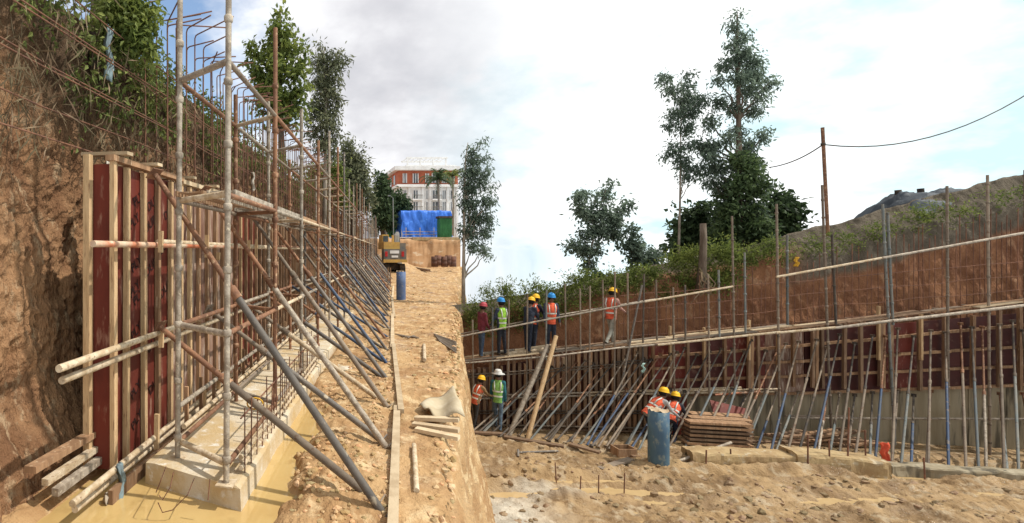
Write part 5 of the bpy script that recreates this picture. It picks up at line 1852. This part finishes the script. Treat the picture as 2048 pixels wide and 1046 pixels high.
tree('dense dark green climber-covered growth around the foot of the tallest crest tree', None, 18.8, [(1484, 560), (1484, 500), (1483, 440), (1484, 370)],
     [(1486, 350, 20), (1462, 372, 20), (1505, 378, 20), (1482, 400, 26), (1450, 415, 18), (1512, 420, 22), (1478, 440, 28), (1445, 455, 18), (1505, 460, 26), (1470, 480, 28), (1525, 490, 18), (1440, 490, 16), (1495, 505, 24), (1470, 320, 14), (1498, 318, 14)],
     6500, .19, .095, mat('leaf_mid_green', (0.095, 0.14, 0.055), (0.055, 0.09, 0.036), 0.9, 0.55, 0, rnd=0, island=0.45, transl=0.45), .09, .4, 309, M_bark, GT2, 8, spread=.85)
tree('round low bush at the foot of the small leaning tree', None, 18.3, [(1192, 585), (1192, 565)], [(1190, 558, 13, 9), (1204, 562, 9, 7), (1178, 564, 8, 6)], 900, .16, .09, M_leafC, .03, .3, 308, M_bark, None, 8)

# weeds along the crest and over the cut
C, Rd = [], []
g = random.Random(77)
for k in range(760):
    u = g.uniform(925, 2400)
    if u > 1560 and g.random() < .25:
        continue
    v = float(crest_v(u)) + g.uniform(-6, 26) if u < 1560 else float(crest_v(u)) + g.choice((g.uniform(16, 46), g.uniform(22, 40), g.uniform(4, 60)))
    r = g.uniform(.08, .26) if u < 1560 else g.uniform(.05, .14)
    if 940 < u < 1190 and g.random() < .8:
        v = float(crest_v(u)) + g.uniform(-22, 60)
        r *= 1.3
    if 1320 < u < 1470:
        v = float(crest_v(u)) + g.uniform(-20, 60)
        r *= 1.3
    C.append(tuple(RW(u, v, -.75 - .2 * g.random())))
    Rd.append((r, r * .8, r * g.uniform(.7, 1.2)))
lv = leaves('crest_weeds', C, Rd, 24000, .11, .033, -.25, M_leafA, 78, 9)
tag(kind(lv, 'stuff'), 'green weeds and ferns along the crest of the lower pit', 'weeds')

# ================================================================== WORKERS
M_skin = mat('skin', (0.16, 0.085, 0.055), (0.13, 0.07, 0.045), 8, .6, .05, 60, rnd=0)
M_hair = mat('hair', (0.012, 0.010, 0.009), None, 20, .7, .2, 90, rnd=0)
M_eye = mat('eye', (0.5, 0.48, 0.45), (0.4, 0.38, 0.35), 3, .3, 0, rnd=0)
M_boot = mat('boot', (0.035, 0.028, 0.022), (0.16, 0.11, 0.06), 9, .8, .2, 40, rnd=0)


def cloth(name, c):
    return mat('cloth_' + name, c, tuple(x * .6 for x in c), 9, .9, .9, 16, c3=tuple(x * .5 + .08 for x in c), c3at=(.58, .72), rnd=0, bdist=.03)


def capsule(mb, a, b, ra, rb, n=12):
    a, b = Vector(a), Vector(b)
    d = b - a
    L_ = d.length
    z = d.normalized() if L_ > 1e-6 else Vector((0, 0, 1))
    prof = []
    for i in range(1, 5):
        t = -math.pi / 2 + i / 4 * math.pi / 2
        prof.append((ra * math.cos(t), ra * math.sin(t)))
    for i in range(0, 4):
        t = i / 4 * math.pi / 2
        prof.append((rb * math.cos(t), L_ + rb * math.sin(t)))
    mb.lathe(prof, n, a, z.to_track_quat('Z', 'Y').to_matrix())


def person(label, base, yaw, hat=None, vest=None, shirt=(.1, .1, .1), trousers=(.05, .05, .06), pitch=0.0, armL=(0.05, .12, .15), armR=(0.05, .12, .15), legL=(0, 0), legR=(0, 0), headp=0.0, h=1.7, hatkind='helmet', seed=0, slim=.86, collar=None):
    k = h / 1.7
    Rp = Matrix.Rotation(-pitch, 3, 'X')                 # torso leans towards +y
    hip = Vector((0, 0, 0))

    def leg(sx, th, kn):
        a = Vector((sx * .085 * slim, 0, 0))
        kn_ = a + Vector((0, math.sin(th), -math.cos(th))) * .42
        an = kn_ + Vector((0, math.sin(th - kn), -math.cos(th - kn))) * .41
        return a, kn_, an
    legs = [leg(-1, *legL), leg(1, *legR)]
    low = min(l[2].z for l in legs)
    hipz = -low + .075
    up = lambda x, y, z: Rp @ Vector((x, y, z))
    chest, neck = up(0, .01, .30), up(0, 0, .53)
    headc = neck + (Matrix.Rotation(-(pitch * .35 + headp), 3, 'X') @ Vector((0, .025, .155)))

    def arm(sx, up_p, abd, fore):
        s = up(sx * .175 * slim, 0, .475)
        d1 = Matrix.Rotation(-pitch * .2, 3, 'X') @ Vector((sx * math.sin(abd), math.sin(up_p), -math.cos(up_p) * math.cos(abd)))
        e = s + d1.normalized() * .28
        d2 = Vector((sx * math.sin(abd) * .3, math.sin(up_p + fore), -math.cos(up_p + fore)))
        w = e + d2.normalized() * .25
        return s, e, w, d2.normalized()
    arms = [arm(-1, *armL), arm(1, *armR)]
    mb = MB()
    segs = []

    def cap(a, b, ra, rb, tagk):
        capsule(mb, a, b, ra, rb)
        segs.append((np.array(a[:]), np.array(b[:]), (ra + rb) / 2, tagk))
    # trunk
    for sx in (-1, 1):
        cap(up(sx * .06 * slim, 0, -.02), up(sx * .075 * slim, .005, .33), .105 * slim, .115 * slim, 1)
        cap(up(sx * .075 * slim, .0, .33), up(sx * .13 * slim, 0, .46), .10 * slim, .07, 1)
    cap(up(0, 0, .0), up(0, .01, .38), .115, .12, 1)
    cap(up(0, 0, .44), neck + (headc - neck) * .35, .062, .05, 0)
    cap(headc + Vector((0, -.012, .02)), headc + Vector((0, .012, -.05)), .088, .068, 0)
    for (a, kn_, an), sx in zip(legs, (-1, 1)):
        cap(a, kn_, .088 * slim, .060, 2)
        cap(kn_, an, .060, .044, 2)
        cap(an + Vector((0, -.03, -.035)), an + Vector((0, .15, -.05)), .042, .034, 3)
    for (s, e, w, d2) in arms:
        cap(s, e, .056, .043, 1)
        cap(e, w, .043, .032, 1 if seed % 3 else 1)
        cap(w, w + d2 * .085, .030, .034, 0)
    tmp = bpy.data.objects.new('tmp', me_from('tmp', mb.v, mb.f, M_skin))
    COL.objects.link(tmp)
    rm = tmp.modifiers.new('r', 'REMESH')
    rm.mode = 'VOXEL'
    rm.voxel_size = .017
    smo = tmp.modifiers.new('s', 'SMOOTH')
    smo.factor = .5
    smo.iterations = 4
    bpy.context.view_layer.update()
    dg = bpy.context.evaluated_depsgraph_get()
    me = bpy.data.meshes.new_from_object(tmp.evaluated_get(dg))
    bpy.data.objects.remove(tmp, do_unlink=True)
    nf0 = len(me.polygons)
    cen = np.zeros(nf0 * 3)
    me.polygons.foreach_get('center', cen)
    cen = cen.reshape(-1, 3)
    best = np.full(nf0, 1e9)
    idx = np.zeros(nf0, int)
    for a, b, r_, tg in segs:
        ab = b - a
        t = np.clip(((cen - a) @ ab) / max(1e-9, ab @ ab), 0, 1)
        dist = np.linalg.norm(cen - (a + t[:, None] * ab), axis=1) - r_
        mk = dist < best
        best[mk] = dist[mk]
        idx[mk] = tg
    # fingers, thumb, nose, ears, eyes are grown into the same mesh
    bm = bmesh.new()
    bm.from_mesh(me)
    bm.faces.ensure_lookup_table()
    for f, i in zip(bm.faces, idx):
        f.material_index = int(i)
        f.smooth = True
    ext = MB()
    for (s, e, w, d2), sx in zip(arms, (-1, 1)):
        side = d2.cross(Vector((sx, .2, 0))).normalized()
        palm = w + d2 * .095
        for q, ln in enumerate((.066, .078, .074, .058)):
            o = side * (q - 1.5) * .019
            ext.tube([palm + o - d2 * .02, palm + o + d2 * ln * .5, palm + o * .9 + d2 * ln * .85 - Vector((sx * .018, 0, 0))], [.0095, .009, .007], 6)
        ext.tube([w + d2 * .035 - side * .028, w + d2 * .07 - side * .055, w + d2 * .10 - side * .055], [.011, .010, .008], 6)
    hd = Matrix.Rotation(-(pitch * .35 + headp), 3, 'X')
    hp = lambda x, y, z: headc + hd @ Vector((x, y, z))
    ext.tube([hp(0, .085, .02), hp(0, .112, -.02), hp(0, .085, -.03)], [.010, .014, .010], 6)
    for sx in (-1, 1):
        ext.tube([hp(sx * .083, -.005, .02), hp(sx * .096, -.012, .0), hp(sx * .08, 0, -.025)], [.012, .015, .009], 6)
    ext.tube([hp(-.024, .082, -.058), hp(0, .09, -.06), hp(.024, .082, -.058)], [.005, .008, .005], 6)
    n_skin = len(ext.f)
    for sx in (-1, 1):
        ext.lathe([(.001, -.009), (.009, 0), (.001, .009)], 6, hp(sx * .032, .084, .012))
    vs = [bm.verts.new(v) for v in ext.v]
    for i, f in enumerate(ext.f):
        try:
            nf = bm.faces.new([vs[j] for j in f])
            nf.material_index = 0 if i < n_skin else 4
            nf.smooth = True
        except ValueError:
            pass
    me2 = bpy.data.meshes.new('body')
    bm.to_mesh(me2)
    bm.free()
    for m_ in (M_skin, cloth('shirt%d' % seed, shirt), cloth('trousers%d' % seed, trousers), M_boot, M_eye):
        me2.materials.append(m_)
    root = thing('person', label, 'person', base, None, yaw)
    Mw = Matrix.Translation(Vector(base)) @ Matrix.Rotation(yaw, 4, 'Z') @ Matrix.Diagonal((k, k, k, 1)) @ Matrix.Translation((0, 0, hipz))
    put(bpy.data.objects.new('body', me2), Mw, root)
    # hair
    hr = MB()
    hr.lathe([(.060, -.075), (.094, -.03), (.098, .03), (.08, .08), (.04, .108), (.005, .112)], 14, headc + hd @ Vector((0, -.018, 0)), hd)
    hr.build('hair', M_hair, root, True, M=Mw)
    if hat:
        hm = MB()
        mt = cloth('hat%d' % seed, hat) if hatkind != 'helmet' else mat('helmet%d' % seed, hat, tuple(x * .9 for x in hat), 5, .5, .05, 30, c3=(.25, .18, .1), c3at=(.6, .75), rnd=0)
        if hatkind == 'helmet':
            hm.lathe([(.125, .030), (.128, .036), (.108, .045), (.108, .075), (.095, .115), (.065, .145), (.03, .158), (.004, .161)], 18, headc + hd @ Vector((0, .0, 0)), hd, sx=.95, sy=1.12)
            hm.box(headc + hd @ Vector((0, 0, .157)), (.022, .16, .014), hd)
        else:
            hm.lathe([(.19, .015), (.192, .022), (.112, .05), (.104, .09), (.085, .135), (.05, .15), (.004, .152)], 18, headc, hd, sx=.95, sy=1.05)
        hm.build('helmet' if hatkind == 'helmet' else 'hat', mt, root, True, M=Mw)
    if vest:
        vm_ = MB()
        n = 20
        rings = []
        prof = [(-.10, .155, .135), (0, .150, .135), (.12, .158, .142), (.25, .172, .150), (.36, .186, .150), (.44, .182, .125), (.50, .135, .095), (.535, .085, .075)]
        for (z, rx, ry) in prof:
            for q in range(n):
                a = 2 * math.pi * q / n
                vm_.v.append(tuple(up(rx * slim * math.cos(a) * 1.03, ry * math.sin(a) * .96 + .004, z)))
        for i in range(len(prof) - 1):
            for q in range(n):
                vm_.f.append((i * n + q, i * n + (q + 1) % n, (i + 1) * n + (q + 1) % n, (i + 1) * n + q))
                vm_.mi.append(0)
        vo = vm_.build('vest', cloth('vest%d' % seed, vest), root, True, M=Mw)
        sb = MB()
        for z0 in (.06, .20):
            i0 = len(sb.v)
            for z in (z0, z0 + .045):
                rx = float(np.interp(z, [p[0] for p in prof], [p[1] for p in prof])) * 1.055
                ry = float(np.interp(z, [p[0] for p in prof], [p[2] for p in prof])) * 1.0
                for q in range(n):
                    a = 2 * math.pi * q / n
                    sb.v.append(tuple(up(rx * slim * math.cos(a), ry * math.sin(a) + .004, z)))
            for q in range(n):
                sb.f.append((i0 + q, i0 + (q + 1) % n, i0 + n + (q + 1) % n, i0 + n + q))
                sb.mi.append(0)
        for sx in (-1, 1):
            for fy in (-1, 1):
                sb.tube([up(sx * .085 * slim, fy * .125, .22), up(sx * .10 * slim, fy * .142, .36), up(sx * .10 * slim, fy * .09, .50)], .016, 6)
        sb.build('reflective_strip', mat('reflective_tape', (.62, .62, .55), (.5, .5, .44), 5, .4, .1, 20, rnd=0), vo, True, M=Mw)
    return root


BLUEH, YELH, REDH, WHITEH = (.03, .22, .52), (.75, .42, .02), (.35, .05, .06), (.62, .60, .55)
ORG, LIME = (.75, .13, .06), (.30, .55, .06)


def wk(u, v, off=.5):
    return RW(u, v, off)


def wz(u, off=.5):                 # on top of the walkway boards
    dv = 728 + (u - 905) * (664 - 728) / (1560 - 905)
    p = RW(u, dv, .8)
    q = p + NR * (off - .8)
    q = at(u, 0, q.y)
    return Vector((q.x, q.y, p.z + .065))


person('worker in maroon shirt, jeans and red cap at the left end of the walkway', wz(963, .45), -1.3, REDH, None, (.16, .03, .04), (.06, .09, .14), 0.05, (.2, .1, .9), (.1, .1, .4), (.05, .05), (-.05, .05), .1, 1.66, 'helmet', 1)
person('worker in lime green vest and blue helmet seen from behind on the walkway', wz(1003, .5), .25, BLUEH, LIME, (.05, .06, .09), (.025, .027, .035), 0.0, (.25, .18, .3), (.55, .25, 1.0), (.04, 0), (-.06, .05), .0, 1.74, 'helmet', 2)
person('worker in dark navy clothes and yellow helmet bending slightly on the walkway', wz(1056, .55), -.9, YELH, None, (.03, .035, .05), (.025, .03, .045), .28, (.5, .15, .7), (.4, .1, .6), (.1, .1), (-.08, .05), .2, 1.70, 'helmet', 3)
person('worker in orange vest and yellow helmet behind the navy-clad worker', wz(1067, .2), -1.0, YELH, ORG, (.04, .04, .06), (.03, .035, .05), .15, (.6, .2, .8), (.5, .2, .5), (.1, .1), (-.1, .05), .1, 1.72, 'helmet', 4)
person('worker in orange vest and blue helmet standing upright on the walkway', wz(1102, .5), math.pi - .2, BLUEH, ORG, (.05, .06, .09), (.03, .035, .05), 0.0, (.1, .15, .2), (.1, .15, .2), (.05, .02), (-.05, .05), .1, 1.72, 'helmet', 5)
person('worker in orange vest, pale trousers and yellow helmet striding along the walkway', wz(1222, .55), -math.pi / 2 + .5, YELH, ORG, (.45, .25, .2), (.36, .34, .28), .05, (-.3, .1, .4), (.5, .1, .6), (.35, .1), (-.25, .45), .25, 1.72, 'helmet', 6)
gb = gat(996, 859, ZR)
person('worker in white hat, green vest and jeans standing on the pit floor', gb + Vector((0, 0, .0)), -.5, WHITEH, (.22, .42, .10), (.03, .13, .15), (.10, .14, .18), 0.05, (.1, .15, .2), (-.1, .12, .3), (.22, .1), (-.15, .1), .05, 1.72, 'hat', 7)
gb = gat(951, 858, ZR)
person('stooping worker in orange at the far left of the pit floor with yellow helmet', gb, -1.2, YELH, (.55, .10, .04), (.28, .17, .08), (.04, .035, .03), .35, (.6, .1, .5), (.7, .1, .5), (.15, .2), (-.1, .2), .1, 1.55, 'helmet', 8)
gb = gat(1297, 890, ZR - .05)
person('worker in orange vest and yellow helmet stooping behind the upright pipe', gb, -1.45, YELH, ORG, (.45, .42, .40), (.04, .05, .07), .85, (.6, .12, .2), (.7, .12, .2), (.3, .5), (.1, .45), -.1, 1.72, 'helmet', 9)
gb = gat(1342, 892, ZR - .1)
person('worker in orange vest and dark jeans bending low right of the upright pipe', gb, -.9, YELH, ORG, (.05, .05, .06), (.03, .035, .06), .8, (.7, .12, .3), (.8, .12, .3), (.8, 1.4), (.35, 1.1), -.1, 1.66, 'helmet', 10)
